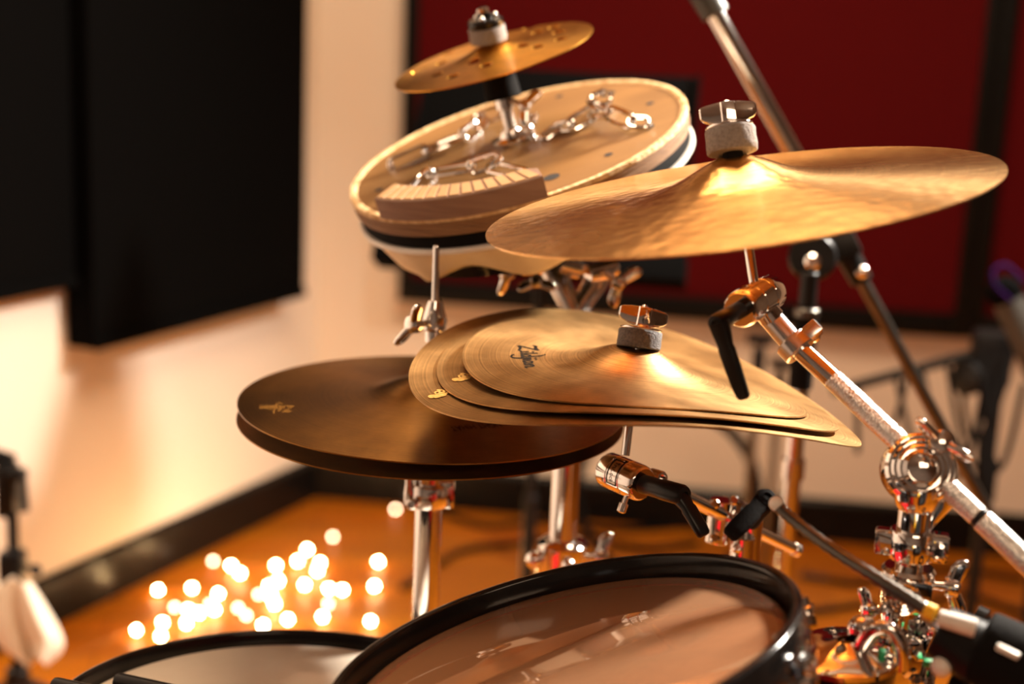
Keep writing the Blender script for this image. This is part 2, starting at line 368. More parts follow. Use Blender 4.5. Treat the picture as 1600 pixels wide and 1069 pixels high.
# framed red panels on the back wall
def red_panel(label, xl, xr, yb_at):
    pl = CORNER + NB * 0.06
    pa = onplane(xl, 250, pl, NB); pb = onplane(xr, 250, pl, NB); z0 = onplane(*yb_at, pl, NB).z
    zt = 2.3
    d = (pb - pa); d.z = 0; L = d.length; d.normalize()
    t = thing('acoustic_panel', label, 'panel', V(((pa.x + pb.x) / 2, (pa.y + pb.y) / 2, z0)), 'red panels on the back wall')
    c = (pa + pb) / 2; c.z = (z0 + zt) / 2
    MB().box(frame(c - NB * 0.03, NB, d), L - 0.02, zt - z0 - 0.02, 0.04).build('fabric', 'fabric_red', t, 0)
    fw = 0.034; fh = 0.058
    MB().box(frame(pa * 1 + V((0, 0, c.z - pa.z)) + d * fw / 2 - NB * 0.02, NB, d), fw, zt - z0, 0.06, 0.003).build('frame_stile', 'frame_black', t, 30)
    MB().box(frame(pb * 1 + V((0, 0, c.z - pb.z)) - d * fw / 2 - NB * 0.02, NB, d), fw, zt - z0, 0.06, 0.003).build('frame_stile', 'frame_black', t, 30)
    MB().box(frame(V((c.x, c.y, z0 + fh / 2)) - NB * 0.02, NB, d), L - 2 * fw, fh, 0.06, 0.003).build('frame_rail', 'frame_black', t, 30)
    MB().box(frame(V((c.x, c.y, zt - fh / 2)) - NB * 0.02, NB, d), L - 2 * fw, fh, 0.06, 0.003).build('frame_rail', 'frame_black', t, 30)
    return t
red_panel('wide dark red fabric panel in black frame on back wall', 628, 1540, (1454, 525))
red_panel('dark red fabric panel in black frame at right edge of the photo', 1542, 1990, (1454, 525))

# ------------------------------------------------------------------ string of fairy lights on the floor
BULBS = [(213,985),(254,973),(251,994),(247,922),(291,974),(294,953),(311,958),(300,919),(335,953),(341,928),(361,884),(375,896),(411,977),(450,968),(420,916),(435,908),(424,932),(429,944),(431,884),(465,877),(480,859),(476,914),(500,880),(496,892),(514,920),(535,922),(504,964),(579,971),(585,916),(591,878),(26,1066)]
DIM_GLINT = [(273,949),(328,944),(333,877),(404,929),(513,944),(520,839),(618,796),(372,950),(385,962)]  # dim bulbs; the farthest is a glint on metal, modelled as a bulb
fl = thing('fairy_light_string', 'string of small glowing warm fairy lights strewn on wooden floor', 'fairy lights', atz(420, 920, 0))
bs = MB().sphere((0, 0, 0), 0.0050, 12, 8).mesh('bulb'); bs.materials.append(MATS['bulb_glow'])
bd = MB().sphere((0, 0, 0), 0.0050, 12, 8).mesh('bulb'); bd.materials.append(MATS['bulb_dim_glint'])
cap = MB().cyl((0, 0, -0.011), (0, 0, -0.004), 0.0025, 0.003, seg=10).mesh('cap'); cap.materials.append(MATS['wire_copper'])
pos = []
for i, (x, y) in enumerate(BULBS + DIM_GLINT):
    p = atz(x, y, 0.014); pos.append(p)
    o = bpy.data.objects.new('bulb', bs if i < len(BULBS) else bd); COL.objects.link(o); o.parent = fl; o.location = p - fl.location
    c = bpy.data.objects.new('cap', cap); COL.objects.link(c); c.parent = o
order = [pos[-2]]; rest = pos[:-2] + pos[-1:]
while rest:
    q = min(rest, key=lambda r: (r - order[-1]).length); rest.remove(q); order.append(q)
path = []
for a, b in zip(order, order[1:]):
    path.append(a + V((0, 0, -0.011)))
    mid = (a + b) / 2 + V((random.uniform(-.03, .03), random.uniform(-.03, .03), 0)); mid.z = 0.002; path.append(mid)
MB().tube(curve_pts(path, 5), 0.0009, 5).build('wire', 'wire_copper', fl)

# ================================================================== shared hardware builders
def wing_nut_mb(m, s=1.0, post=True):
    """wide chrome wing nut: two tapering wings on a hub; local z up"""
    b = MB(); secs = []
    for x, zc, hh, hd in [(-24, 11.8, 3.6, 1.8), (-23, 11.5, 5.2, 2.8), (-20.5, 11, 6.8, 3.4), (-13, 10.2, 8.8, 4.6), (-6.5, 9.8, 9.6, 6.4), (-5.5, 9.7, 9.8, 8.0), (0, 9.7, 9.9, 9.0),
                          (5.5, 9.7, 9.8, 8.0), (6.5, 9.8, 9.6, 6.4), (13, 10.2, 8.8, 4.6), (20.5, 11, 6.8, 3.4), (23, 11.5, 5.2, 2.8), (24, 11.8, 3.6, 1.8)]:
        sec = []
        for j in range(20):
            a = 2 * PI * j / 20; c, d = math.cos(a), math.sin(a)
            sec.append(V((x, hd * math.copysign(abs(c) ** 0.28, c), zc + hh * math.copysign(abs(d) ** 0.32, d))) * (s / 1000))
        secs.append(sec)
    b.loft(secs, m)
    b.lathe([(0.0075 * s, 0), (0.0085 * s, 0.0012 * s), (0.0085 * s, 0.003 * s), (0.006 * s, 0.004 * s)], m, 28)
    return b
def stud_mb(m, s=1.0, r=0.0032, h=0.022):
    b = MB().lathe([(r, 0), (r, h * s - 0.001), (r * 0.6, h * s)], m, 16)
    return b
def make_wing_nut(name, label, m, s=1.0, group=None, mt='chrome', hub='chrome'):
    o0 = m.translation
    t = thing(name, label, 'wing nut', o0, group)
    wing_nut_mb(m, s).build('wings', mt, t, 28)
    stud_mb(m, s, 0.0034 * s, 0.0215).build('threaded_stud', hub, t)
    MB().lathe([(0.0055 * s, 0.017 * s), (0.0058 * s, 0.0176 * s), (0.0058 * s, 0.0194 * s), (0.004 * s, 0.020 * s)], m, 6).build('hex_top', mt, t, 20)
    return t
def make_felt(label, m, r, h, mt, group, washer=True):
    t = thing('felt_washer', label, 'felt washer', m.translation, group)
    b = MB(); n = 64; secs = []
    prof = [(0.004, 0), (r * 0.96, 0.0002), (r * 1.0, h * 0.06), (r * 1.01, h * 0.3), (r * 0.995, h * 0.6), (r * 1.0, h * 0.93), (r * 0.965, h), (0.004, h)]
    b.lathe(prof, m, n)
    for i, p in enumerate(b.v):
        k = mnoise.noise(p * 220) * 0.00035; q = p - m.translation
        b.v[i] = p + (q - m.col[2].to_3d() * q.dot(m.col[2].to_3d())).normalized() * k
    b.build('felt', mt, t, 40)
    if washer:
        MB().lathe([(0.004, h + 0.0002), (r * 0.93, h + 0.0002), (r * 0.95, h + 0.0008), (r * 0.95, h + 0.0016), (r * 0.93, h + 0.0022), (0.004, h + 0.0022)], m, 48).build('washer', 'chrome', t)
    return t
def lever_mb(p0, p1, p2, r0, w0, w1):
    """ratchet lever: stub p0-p1, boss at p1, flat arm tapering to p2"""
    b = MB(); p0 = V(p0); p1 = V(p1); p2 = V(p2); ax = (p1 - p0).normalized()
    L = (p1 - p0).length
    b.lathe([(0, 0), (r0 * 0.92, 0), (r0, 0.001), (r0, L * 0.5), (r0 * 1.06, L * 0.55), (r0 * 1.06, L + r0 * 0.5), (r0 * 0.9, L + r0 * 0.85), (r0 * 0.45, L + r0 * 0.95), (r0 * 0.42, L + r0 * 0.7), (0, L + r0 * 0.7)], frame(p0, ax), 32)
    d = (p2 - p1).normalized(); side = ax.cross(d).normalized(); ax2 = d.cross(side)
    secs = []
    for t, w, h in [(0, 1, .8), (.12, .98, .72), (.3, .82, .58), (.36, .95, .62), (.8, 1, .6), (.95, .92, .55), (.99, .75, .42), (1, .5, .3)]:
        ww = (w0 * (1 - t) + w1 * t) * w; hh = (w0 * (1 - t) + w1 * t) * h
        c = mixp(p1, p2, t) + ax * (0.006 * t * (1 - t))
        m = M4((side, ax2, d)).transposed().to_4x4(); m.translation = c
        secs.append(ell(m, ww, hh, 16, 3.2))
    b.loft(secs); return b
def tilter(t, A, B, r):
    """round ratchet tilter: ringed barrel from A (lever end) to B"""
    A = V(A); B = V(B); L = (B - A).length; m = frame(A, B - A)
    MB().lathe([(r * .62, -.0015), (r * .86, -.0015), (r * .94, -.0005), (r * .98, .0015), (r, .003), (r, L * .30), (r * .955, L * .31), (r * .955, L * .34), (r, L * .35), (r, L * .66), (r * .955, L * .67), (r * .955, L * .70), (r, L * .71), (r, L - .002), (r * .93, L), (0, L)], m, 48).build('tilter_barrel', 'chrome', t)
    MB().lathe([(0, .0022), (r * .6, .0022), (r * .6, .0005), (r * .66, -.0012)], m, 40).build('ratchet_face', 'chrome_satin', t)
    return m
def memory_lock(t, c, ax, r, s, side, name='memory_lock', mt='chrome', both=True):
    """split clamp block around a tube, with ears and a square key bolt"""
    m = frame(c, ax, side)
    b = MB().lathe([(r, -s * .5), (r + .0045, -s * .5), (r + .0055, -s * .42), (r + .0055, s * .42), (r + .0045, s * .5), (r, s * .5), (r, -s * .5)], m, 36)
    b.box(m @ M4.Translation((r + .0075, 0, 0)), .015, .015, s * .92, .0022)
    if both: b.box(m @ M4.Translation((-r - .0075, 0, 0)), .015, .014, s * .82, .0022)
    o = b.build(name, mt, t, 40)
    setloc(o, t['_o'])
    MB().lathe([(.0055, 0), (.006, .001), (.006, .005), (.004, .006), (.0035, .004), (0, .004)], frame(m @ V((r + .0085, -.0070, 0)), m.col[1].to_3d() * -1), 20).build('key_bolt', 'chrome', o)
    return o
def wing_bolt(parent, p, d, up, s=1.0, mt='chrome'):
    """small wing bolt: shaft leaving p along d, wings along up"""
    d = V(d).normalized(); m = frame(p, d, up)
    b = MB().lathe([(.003 * s, 0), (.003 * s, .010 * s), (.0065 * s, .0105 * s), (.0075 * s, .013 * s), (.007 * s, .019 * s), (.004 * s, .021 * s), (0, .021 * s)], m, 20)
    for sg in (-1, 1):
        secs = []
        for q, h, w in [(0.002, .0045, .0035), (.008, .0055, .0028), (.015, .006, .0024), (.019, .0045, .002), (.0205, .002, .0014)]:
            mm = m @ M4.Translation((sg * q * s, 0, (.015 + q * .35) * s)) @ M4.Rotation(PI / 2, 4, 'Y')
            secs.append(ell(mm, h * s, w * s, 14, 3))
        b.loft(secs)
    return b.build('wing_bolt', mt, parent, 45)
def tripod(t, x, y, rad, hub_z, n=3, a0=0.5, mt='chrome', foot='black_rubber', r=.008):
    MB().cyl((x, y, hub_z - .03), (x, y, hub_z + .03), .02, seg=24).build('leg_collar', mt, t)
    for k in range(n):
        a = a0 + 2 * PI * k / n; e = V((x + rad * math.cos(a), y + rad * math.sin(a), .014))
        leg = MB().cyl((x + .018 * math.cos(a), y + .018 * math.sin(a), hub_z), e, r, seg=12).build('leg', mt, t)
        MB().sphere(e, .0135, 12, 8).build('rubber_foot', foot, leg)

# ------------------------------------------------------------------ cymbals
def cymbal_mesh(name, R, zf, th=0.0011, hole=0.006, nr=44, na=144, rfun=None):
    vs = []; fs = []
    rs = [hole + (R - hole) * (i / nr) ** 1.0 for i in range(nr + 1)]
    for side in (0, 1):
        for r in rs:
            for j in range(na):
                a = 2 * PI * j / na; x, y = r * math.cos(a), r * math.sin(a)
                vs.append((x, y, zf(x, y) - side * th))
    N = (nr + 1) * na
    for i in range(nr):
        for j in range(na):
            k = (j + 1) % na; a, b, c, d = i * na + j, i * na + k, (i + 1) * na + k, (i + 1) * na + j
            fs.append((a, d, c, b)); fs.append((N + a, N + b, N + c, N + d))
    for j in range(na):
        k = (j + 1) % na
        fs.append((nr * na + j, N + nr * na + j, N + nr * na + k, nr * na + k)); fs.append((j, k, N + k, N + j))
    me = bpy.data.meshes.new(name); me.from_pydata(vs, [], fs)
    me.polygons.foreach_set('use_smooth', [True] * len(me.polygons)); me.set_sharp_from_angle(angle=math.radians(50))
    return me
def make_cymbal(label, C, n, R, zf, mt, group=None, cat='cymbal', spin=0.0, **kw):
    me = cymbal_mesh('cymbal', R, zf, **kw); me.materials.append(MATS[mt])
    o = bpy.data.objects.new('cymbal', me); COL.objects.link(o)
    o.matrix_world = frame(C, n) @ M4.Rotation(spin, 4, 'Z')
    tag(o, label, cat, group); o['_o'] = tuple(C)
    return o
def hit_local(m, zf, px, py):          # local xy where a sight line meets a cymbal's surface
    mi = m.inverted(); o = mi @ CAMP; d = (mi.to_3x3() @ ray(px, py))
    t = 0.8; prev = None
    while t < 3.0:
        q = o + d * t; g = q.z - zf(q.x, q.y)
        if prev is not None and g <= 0 and math.hypot(q.x, q.y) < 0.22: break
        prev = g; t += 0.001
    a_, b_ = t - 0.001, t
    for _ in range(24):
        t = (a_ + b_) / 2; q = o + d * t
        if q.z - zf(q.x, q.y) > 0: a_ = t
        else: b_ = t
    q = o + d * t
    return V((q.x, q.y))
def decal(parent, m_unused, zf, org, eu, ev, polys, name, mt, lift=0.00025, label=None):
    """flat print that follows the cymbal's surface; polys = list of (verts2d, faces)"""
    b = MB()
    for vs, fs in polys:
        out = []
        for (u, v) in vs:
            x = org.x + eu.x * u + ev.x * v; y = org.y + eu.y * u + ev.y * v
            out.append((x, y, zf(x, y) + lift))
        b.add(out, fs)
    me = bpy.data.meshes.new(name); me.from_pydata([tuple(p) for p in b.v], [], b.f); me.materials.append(MATS[mt])
    o = bpy.data.objects.new(name, me); COL.objects.link(o); o.parent = parent
    if label: o['label'] = label
    return o
def ribbon(pts, w0, w1=None):
    """brush stroke along 2-D points"""
    pts = [V((p[0], p[1], 0)) for p in curve_pts([V((x, y, 0)) for x, y in pts], 5)]
    n = len(pts); vs = []; fs = []
    for i, p in enumerate(pts):
        t = (pts[min(i + 1, n - 1)] - pts[max(i - 1, 0)]).normalized(); q = V((-t.y, t.x))
        w = 1.3 * (w0 + ((w1 if w1 is not None else w0) - w0) * i / (n - 1))
        vs += [(p.x + q.x * w / 2, p.y + q.y * w / 2), (p.x - q.x * w / 2, p.y - q.y * w / 2)]
    for i in range(n - 1): fs.append((2 * i, 2 * i + 1, 2 * i + 3, 2 * i + 2))
    return vs, fs
def seglines(pts, w):
    r = []
    for a, b in zip(pts, pts[1:]): r.append(ribbon([a, b], w))
    return r
def script_logo():
    L = []
    L += seglines([(-.1, 1.75), (.05, 2.15)], .2) + [ribbon([(0, 2.1), (.7, 2.0), (1.35, 2.25)], .34, .28), ribbon([(1.3, 2.2), (.7, 1.1), (.1, .05)], .22), ribbon([(.05, .05), (.8, .15), (1.45, -.1), (1.6, .2)], .34, .15)]
    L += [ribbon([(1.75, 1.05), (1.78, .4), (1.85, .05), (2.05, .2)], .24, .12), ribbon([(1.72, 1.5), (1.86, 1.62)], .26)]
    L += [ribbon([(2.2, 2.05), (2.22, 1.0), (2.28, .05), (2.48, .2)], .24, .12)]
    L += [ribbon([(3.1, .95), (2.8, 1.02), (2.6, .5), (2.8, .02), (3.12, .35)], .2), ribbon([(2.55, 2.9), (2.95, 2.2), (3.15, 1.1), (3.2, .05), (3.4, .2)], .14, .24)]
    L += [ribbon([(3.6, 1.05), (3.65, 0), (3.55, -.9), (3.2, -1.2), (2.75, -1.0), (2.7, -.75)], .25, .18), ribbon([(3.55, 1.5), (3.7, 1.62)], .26)]
    L += [ribbon([(4.0, 1.05), (4.03, .4), (4.1, .05), (4.3, .2)], .24, .12), ribbon([(3.98, 1.5), (4.12, 1.62)], .26)]
    L += [ribbon([(4.95, .92), (4.6, 1.02), (4.4, .5), (4.6, .02), (4.93, .4)], .2), ribbon([(4.98, 1.05), (5.0, .3), (5.15, .03), (5.3, .2)], .24, .12)]
    L += [ribbon([(5.45, 1.05), (5.48, 0)], .24), ribbon([(5.48, .6), (5.75, 1.05), (5.98, .8), (6.0, .2), (6.15, .0), (6.4, .25)], .22, .12)]
    return L
def text_polys(s):
    cu = bpy.data.curves.new('lettering', 'FONT'); cu.body = s; cu.size = 1.0; cu.resolution_u = 3
    o = bpy.data.objects.new('lettering', cu); COL.objects.link(o)
    dg = bpy.context.evaluated_depsgraph_get(); me = bpy.data.meshes.new_from_object(o.evaluated_get(dg))
    vs = [(v.co.x, v.co.y) for v in me.vertices]; fs = [tuple(p.vertices) for p in me.polygons]
    bpy.data.objects.remove(o); bpy.data.curves.remove(cu); bpy.data.meshes.remove(me)
    return [(vs, fs)], max(v[0] for v in vs)
def emblem():
    """small gold profile-head stamp: narrow lobe, wrapped crown and curls"""
    L = []
    def blob(cx, cy, rx, ry, hole=0.0, n=14, wob=.12, k=1):
        if hole:
            vs = []; fs = []
            for j in range(n):
                a = 2 * PI * j / n; w = 1 + wob * math.sin(3 * a + k)
                vs += [(cx + rx * w * math.cos(a), cy + ry * w * math.sin(a)), (cx + rx * hole * math.cos(a), cy + ry * hole * math.sin(a))]
            for j in range(n):
                q = (j + 1) % n; fs.append((2 * j, 2 * q, 2 * q + 1, 2 * j + 1))
            return vs, fs
        return [(cx + rx * (1 + wob * math.sin(3 * 2 * PI * j / n + k)) * math.cos(2 * PI * j / n), cy + ry * (1 + wob * math.sin(3 * 2 * PI * j / n + k)) * math.sin(2 * PI * j / n)) for j in range(n)], [tuple(range(n))]
    L.append(blob(-.62, -.10, .42, .30)); L.append(blob(-.15, -.32, .40, .26, k=2)); L.append(blob(.30, -.22, .40, .32, k=3))
    L.append(blob(-.02, .30, .30, .30, .45)); L.append(blob(.42, .42, .32, .30, .4, k=2)); L.append(blob(.72, .12, .28, .30, .35, k=4)); L.append(blob(.20, .72, .20, .14))
    return L

# --- crash cymbal, upper right
RC = P(1152.7, 305.9, 1.040); RN = V((-0.198, -0.0424, 1)).normalized(); RR = 0.1868
def z_ride(x, y):
    r = math.hypot(x, y); s = min(r / RR, 1)
    return 0.0130 * (1 - s ** 1.25) + 0.0172 * math.exp(-(r / 0.036) ** 2.2)
ride = make_cymbal('large shiny hammered bronze cymbal tilted on chrome boom arm at upper right', RC, RN, RR, z_ride, 'bronze_brilliant', 'cymbals on stands', spin=1.1)
RM = ride.matrix_world.copy()
# --- three bent stacked cymbals
def stack_zf(R, coef, h0):
    def f(x, y):
        r = math.hypot(x, y); T = math.atan2(y, x); s = r / R
        z = (coef[0] * math.cos(T) + coef[1] * math.sin(T)) * s + (coef[2] * math.cos(2 * T) + coef[3] * math.sin(2 * T)) * s ** 2 + (coef[4] * math.cos(3 * T) + coef[5] * math.sin(3 * T)) * s ** 3
        return z * min(1, r / .03) + 0.0042 * (1 - s * s) + (h0 - 0.0042) * math.exp(-(max(0, r - .014) / 0.027) ** 1.7)
    return f
STK = [('bottom', V((0.1027, 1.1471, 0.9918)), 0.1868, (-.0181, .0036, -.017, -.0088, -.0014, .0019), 1.0180),
       ('middle', V((0.1050, 1.1481, 0.9961)), 0.1662, (-.0153, .0013, -.0132, -.0069, -.0004, .0017), 1.0196),
       ('top', V((0.1025, 1.1490, 1.0005)), 0.1430, (-.0165, .0004, -.0071, -.0068, -.0005, .0014), 1.0212)]
stk = {}
for nm, C, R, cf, ztop in STK:
    zf = stack_zf(R, cf, ztop - C.z)
    lab = {'bottom': 'largest bent bronze cymbal at the bottom of the stack, gold stamp at left', 'middle': 'middle bent bronze cymbal of the stack, between two others', 'top': 'smallest bent bronze cymbal on top of the stack, with black script logo'}[nm]
    stk[nm] = (make_cymbal(lab, C, (0, 0, 1), R, zf, 'bronze_raw', 'bent cymbals of the stack'), zf)
o, zf = stk['top']; q = hit_local(o.matrix_world, zf, 823, 557)
U = 0.0098
eu = V((0.10, -1.0)).normalized() * U; ev = V((1.0, 0.16)).normalized() * 0.0072
decal(o, None, zf, q - eu * 3.1 - ev * 0.6, eu, ev, script_logo(), 'script_logo', 'black_print', label='black script logo reading Zildjian')
for nm, px, py in (('bottom', 685, 617.5), ('middle', 722, 591.5)):
    o, zf = stk[nm]; q = hit_local(o.matrix_world, zf, px, py)
    decal(o, None, zf, q, V((0.0080, 0.003)), V((-0.003, 0.0135)), emblem(), 'stamp', 'gold_print', lift=.0007, label='gold head-shaped stamp')
# --- hi-hats
HC = V((-0.0718, 1.2776, 0.933)); HR = 0.1778
def z_hat(x, y):
    r = math.hypot(x, y); s = min(r / HR, 1)
    return 0.0125 * (1 - s ** 1.3) + 0.0150 * math.exp(-(r / 0.040) ** 3)
HN = V((0.0087, -0.0206, 1)).normalized()
hat = make_cymbal('upper dark bronze hi-hat cymbal with shadow across its near half', HC, HN, HR, z_hat, 'bronze_dark', 'hi-hat cymbals', spin=0.0)
hatb = make_cymbal('lower dark bronze hi-hat cymbal facing up under the other', HC + V((0.0, 0, -0.0125)), (-0.004, -0.026, 1), HR * 1.004, lambda x, y: -z_hat(x, y) * 0.95, 'bronze_dark', 'hi-hat cymbals', spin=2.0)
q = hit_local(hat.matrix_world, z_hat, 432, 637)
eu = V((-1.0, 0.14)).normalized() * 0.0050; ev = V((-0.1, -1.0)).normalized() * 0.0075
decal(hat, None, z_hat, q - eu * 3.1 - ev * 0.6, eu, ev, script_logo(), 'script_logo', 'gold_faded', label='small gold script logo')
tp, tw = text_polys('LIGHT HIHAT')
q = hit_local(hat.matrix_world, z_hat, 744, 667); k = 0.047 / tw
ang = math.atan2(q.y, q.x); 
eu = V((math.sin(ang), -math.cos(ang))); ev = V((math.cos(ang), math.sin(ang)))
decal(hat, None, z_hat, q - eu * k * tw / 2 - ev * k * 0.7, eu * k, ev * k * 2.0, tp, 'lettering', 'black_print', label='dark lettering reading LIGHT HIHAT')
# --- splash with holes
SC = V((-0.0309, 1.4482, 1.2486)); SN = V((-0.3271, -0.1935, 1)).normalized(); SR = 0.1026
def z_spl(x, y):
    r = math.hypot(x, y); s = min(r / SR, 1)
    return 0.0055 * (1 - s ** 1.3) + 0.0085 * math.exp(-(r / 0.024) ** 2.2)
spl = make_cymbal('small golden effects cymbal pierced with round holes, topmost', SC, SN, SR, z_spl, 'bronze_splash', 'cymbals on stands', na=128, nr=30)
cut = MB()
for px, py in [(684,116),(708,119),(741,96),(760,102),(817,71),(840,73),(876,61),(873,50),(840,50),(826,44),(690,98),(661,108),(652,112),(700,83),(866,42)]:
    q = hit_local(spl.matrix_world, z_spl, px, py); cut.lathe([(0.0066, -0.03), (0.0066, 0.05)], M4.Translation((q.x, q.y, 0)), 16)
cm = cut.mesh('cutter', 0); co = bpy.data.objects.new('cutter', cm); COL.objects.link(co); co.matrix_world = spl.matrix_world
bpy.context.view_layer.update()
md = spl.modifiers.new('holes', 'BOOLEAN'); md.object = co; md.operation = 'DIFFERENCE'; md.solver = 'FAST'
dg = bpy.context.evaluated_depsgraph_get(); nm_ = bpy.data.meshes.new_from_object(spl.evaluated_get(dg)); spl.modifiers.clear()
old = spl.data; spl.data = nm_; nm_.name = 'cymbal'; bpy.data.objects.remove(co)
for p in nm_.polygons: p.use_smooth = True
nm_.set_sharp_from_angle(angle=math.radians(40))

# ------------------------------------------------------------------ crash cymbal: felt, nut, boom stand
rb = RM @ V((0, 0, z_ride(0.006, 0)))
ax = (P(1148, 205, 1.0427) - P(1172, 400, 1.0337)).normalized()
fm = frame(rb + ax * 0.002, ax, (1, 0.1, 0.1))
MB_ = make_felt('pale grey felt washer on the large upper right cymbal', fm, 0.0185, 0.0180, 'felt_pale', 'felt washers')
wn = fm @ M4.Translation((0, 0, 0.0207)) @ M4.Rotation(math.radians(-8), 4, 'Z')
make_wing_nut('wing_nut', 'chrome wing nut on the large upper right cymbal', wn, 0.86, 'chrome wing nuts')
TA = P(1157, 484, 1.0069); TB = P(1203, 456, 1.0489)
BALL = P(1436, 733, 0.9845)
st = thing('cymbal_stand', 'chrome boom cymbal stand with big round joint at right', 'cymbal stand', V((BALL.x, BALL.y, 0)), 'chrome cymbal stands')
RT = 0.0137
tilter(st, TA, TB, RT)
tc_ = mixp(TA, TB, .55)
rod_b = tc_ + (P(1176, 430, 1.0292) - tc_).normalized() * 0.012
MB().cyl(rod_b, fm.translation + ax * 0.0385, 0.0036, seg=20).build('cymbal_rod', 'chrome', st)
MB().cyl(rb - ax * 0.035, rb + ax * 0.0045, 0.0075, seg=24).build('cymbal_sleeve', 'black_rubber', st)
lv = lever_mb(mixp(TA, TB, -.02), P(1123, 503, 0.9800), P(1163, 624, 0.9845), 0.0062, 0.0072, 0.0052)
lv.build('lever', 'black_plastic', st, 50)
AR = P(1206, 497, 1.0364)
dirA = (BALL - AR).normalized()
MB().cyl(mixp(TA, TB, .6), AR, 0.0075, 0.0095, seg=28).build('arm_neck', 'chrome', st)
s1 = P(1235, 532, 1.0310)
MB().cyl(AR - dirA * 0.010, s1, 0.0087, seg=32).build('arm_sleeve', 'chrome_satin', st)
memory_lock(st, P(1243, 541, 1.0292), dirA, 0.0075, 0.012, P(1262, 519, 1.0292) - P(1243, 541, 1.0292), 'arm_lock', 'chrome_satin', False)
s2 = P(1300, 592, 1.0185)
MB().cyl(s1, s2, 0.0073, seg=32).build('arm_tube', 'chrome', st)
k1 = P(1528, 806, 0.9648); k2 = P(1660, 931, 0.9353)
MB().cyl(s2, k1, 0.0078, seg=32).build('knurled_arm', 'chrome_knurled', st)
MB().cyl(k1, mixp(k1, k2, .05), 0.0074, seg=32).build('arm_ring', 'black_plastic', st)
MB().cyl(mixp(k1, k2, .05), k2, 0.0083, seg=32).build('knurled_arm', 'chrome_knurled', st)
fa = (CAMP - BALL).normalized(); fa = (fa + V((0.16, 0, 0.05))).normalized()
bm_ = frame(BALL + fa * 0.006, fa, (1, 0, 0))
jt = MB().lathe([(0, -.034), (.016, -.034), (.022, -.030), (.0248, -.022), (.0250, -.004), (.0246, .003), (.0225, .0058), (.0215, .0046), (.0190, .0072), (.0180, .0058), (.0150, .0084), (.0140, .0070), (.0105, .0094), (.0095, .0082), (.0050, .0100), (0, .0103)], bm_, 56).build('swivel_joint', 'chrome', st, 25)
wing_bolt(jt, P(1460, 700, 0.9711), (P(1472, 690, 0.9532) - P(1460, 700, 0.9711)), (P(1490, 720, 0.9577) - P(1455, 690, 0.9577)), 1.1)
# neck and post below the joint
N0 = P(1436, 765, 0.9890); PX = P(1424, 850, 0.9890)
px_, py_ = PX.x, PX.y
def zat(y, d=0.9890, x=1424): return P(x, y, d).z
neck = MB()
zs = [(zat(752), .0165), (zat(772), .0155), (zat(786), .0135), (zat(792), .0115), (zat(832), .0113)]
neck.lathe([(r, z) for z, r in zs][::-1], M4.Translation((px_, py_, 0)), 40)
neck.build('neck', 'chrome', st)
fin = MB(); fin.loft([ell(frame(V((px_ + .008 + .010 * t, py_ + .002, zat(775 + 55 * (1 - t)))), (0, 0, 1)), .010 * t + .002, .006, 14) for t in (0, .4, 1)]); fin.build('neck_web', 'chrome', st)
MB().cyl((px_, py_, zat(1075)), (px_, py_, zat(832)), .0095, seg=36).build('upper_tube', 'chrome', st)
memory_lock(st, V((px_, py_, zat(850))), (0, 0, 1), .0098, .021, (1, -.25, 0))
blk = MB().lathe([(.010, zat(888)), (.0165, zat(888)), (.0185, zat(894)), (.0185, zat(905)), (.0155, zat(908)), (.0155, zat(948)), (.012, zat(952))][::-1], M4.Translation((px_, py_, 0)), 40)
blk.box(frame((px_ - .004, py_ - .012, zat(925)), (0, 0, 1), (1, -.1, 0)), .034, .016, .024, .003)
blk = blk.build('height_clamp', 'chrome', st, 35)
dm = frame((px_ - .008, py_ - .0205, zat(926)), (0, -1, .05))
MB().lathe([(.0125, -.002), (.0125, .0005), (.011, .0015), (.0095, .0007), (.0080, .0020), (.0065, .0012), (.005, .0026), (.0035, .0018), (0, .0030)], dm, 36).build('ringed_cap', 'chrome', blk, 20)
wing_bolt(blk, V((px_ + .014, py_ - .004, zat(915))), (1, -.25, .05), (0, 0, 1), 1.0)
lo = MB().lathe([(.011, zat(952)), (.0145, zat(955)), (.0145, zat(966)), (.0118, zat(970)), (.0118, zat(1002)), (.015, zat(1005)), (.015, zat(1018)), (.012, zat(1022))][::-1], M4.Translation((px_ - .004, py_, 0)), 36).build('tube_collar', 'chrome', st)
wing_bolt(lo, V((px_ - .016, py_ - .004, zat(962))), (-1, -.3, .1), (0, .2, 1), .8)
# clamp cluster at the bottom of the frame, holding the small bell plate
cb = MB()
cb.box(frame((px_ - .012, py_ - .016, zat(1035)), (0, 0, 1), (1, .3, 0)), .040, .026, .036, .006)
cb.box(frame((px_ + .022, py_ - .004, zat(1000)), (.2, -.2, 1), (1, .3, 0)), .026, .024, .022, .005)
cb.cyl((px_ + .014, py_ - .02, zat(1068)), (px_ + .022, py_ - .004, zat(1000)), .006)
cbo = cb.build('multi_clamp', 'chrome', st, 40)
for dx, yy in ((.004, 1010), (.012, 1018), (.003, 1052), (.012, 1058)):
    MB().lathe([(.004, 0), (.0045, .0008), (.0045, .004), (.003, .005), (0, .005)], frame((px_ + dx, py_ - .028, zat(yy)), (.2, -1, .2)), 6).build('bolt_head', 'chrome', cbo, 20)
arch = [P(1345, 1012, 0.9487), P(1365, 985, 0.9398), P(1392, 984, 0.9353), P(1408, 1012, 0.9353), P(1410, 1045, 0.9398)]
MB().tube(curve_pts(arch, 8), .0052, 14).build('clamp_arch', 'chrome', cbo)
MB().sphere(P(1348, 985, 0.9621), .0105, 20, 12).build('clamp_knob', 'chrome', cbo)
MB().box(frame(P(1452, 1036, 0.9621), (0, -.3, 1), (1, 0, 0)), .008, .004, .005, .0006).build('tag', 'green_tag', cbo, 20)
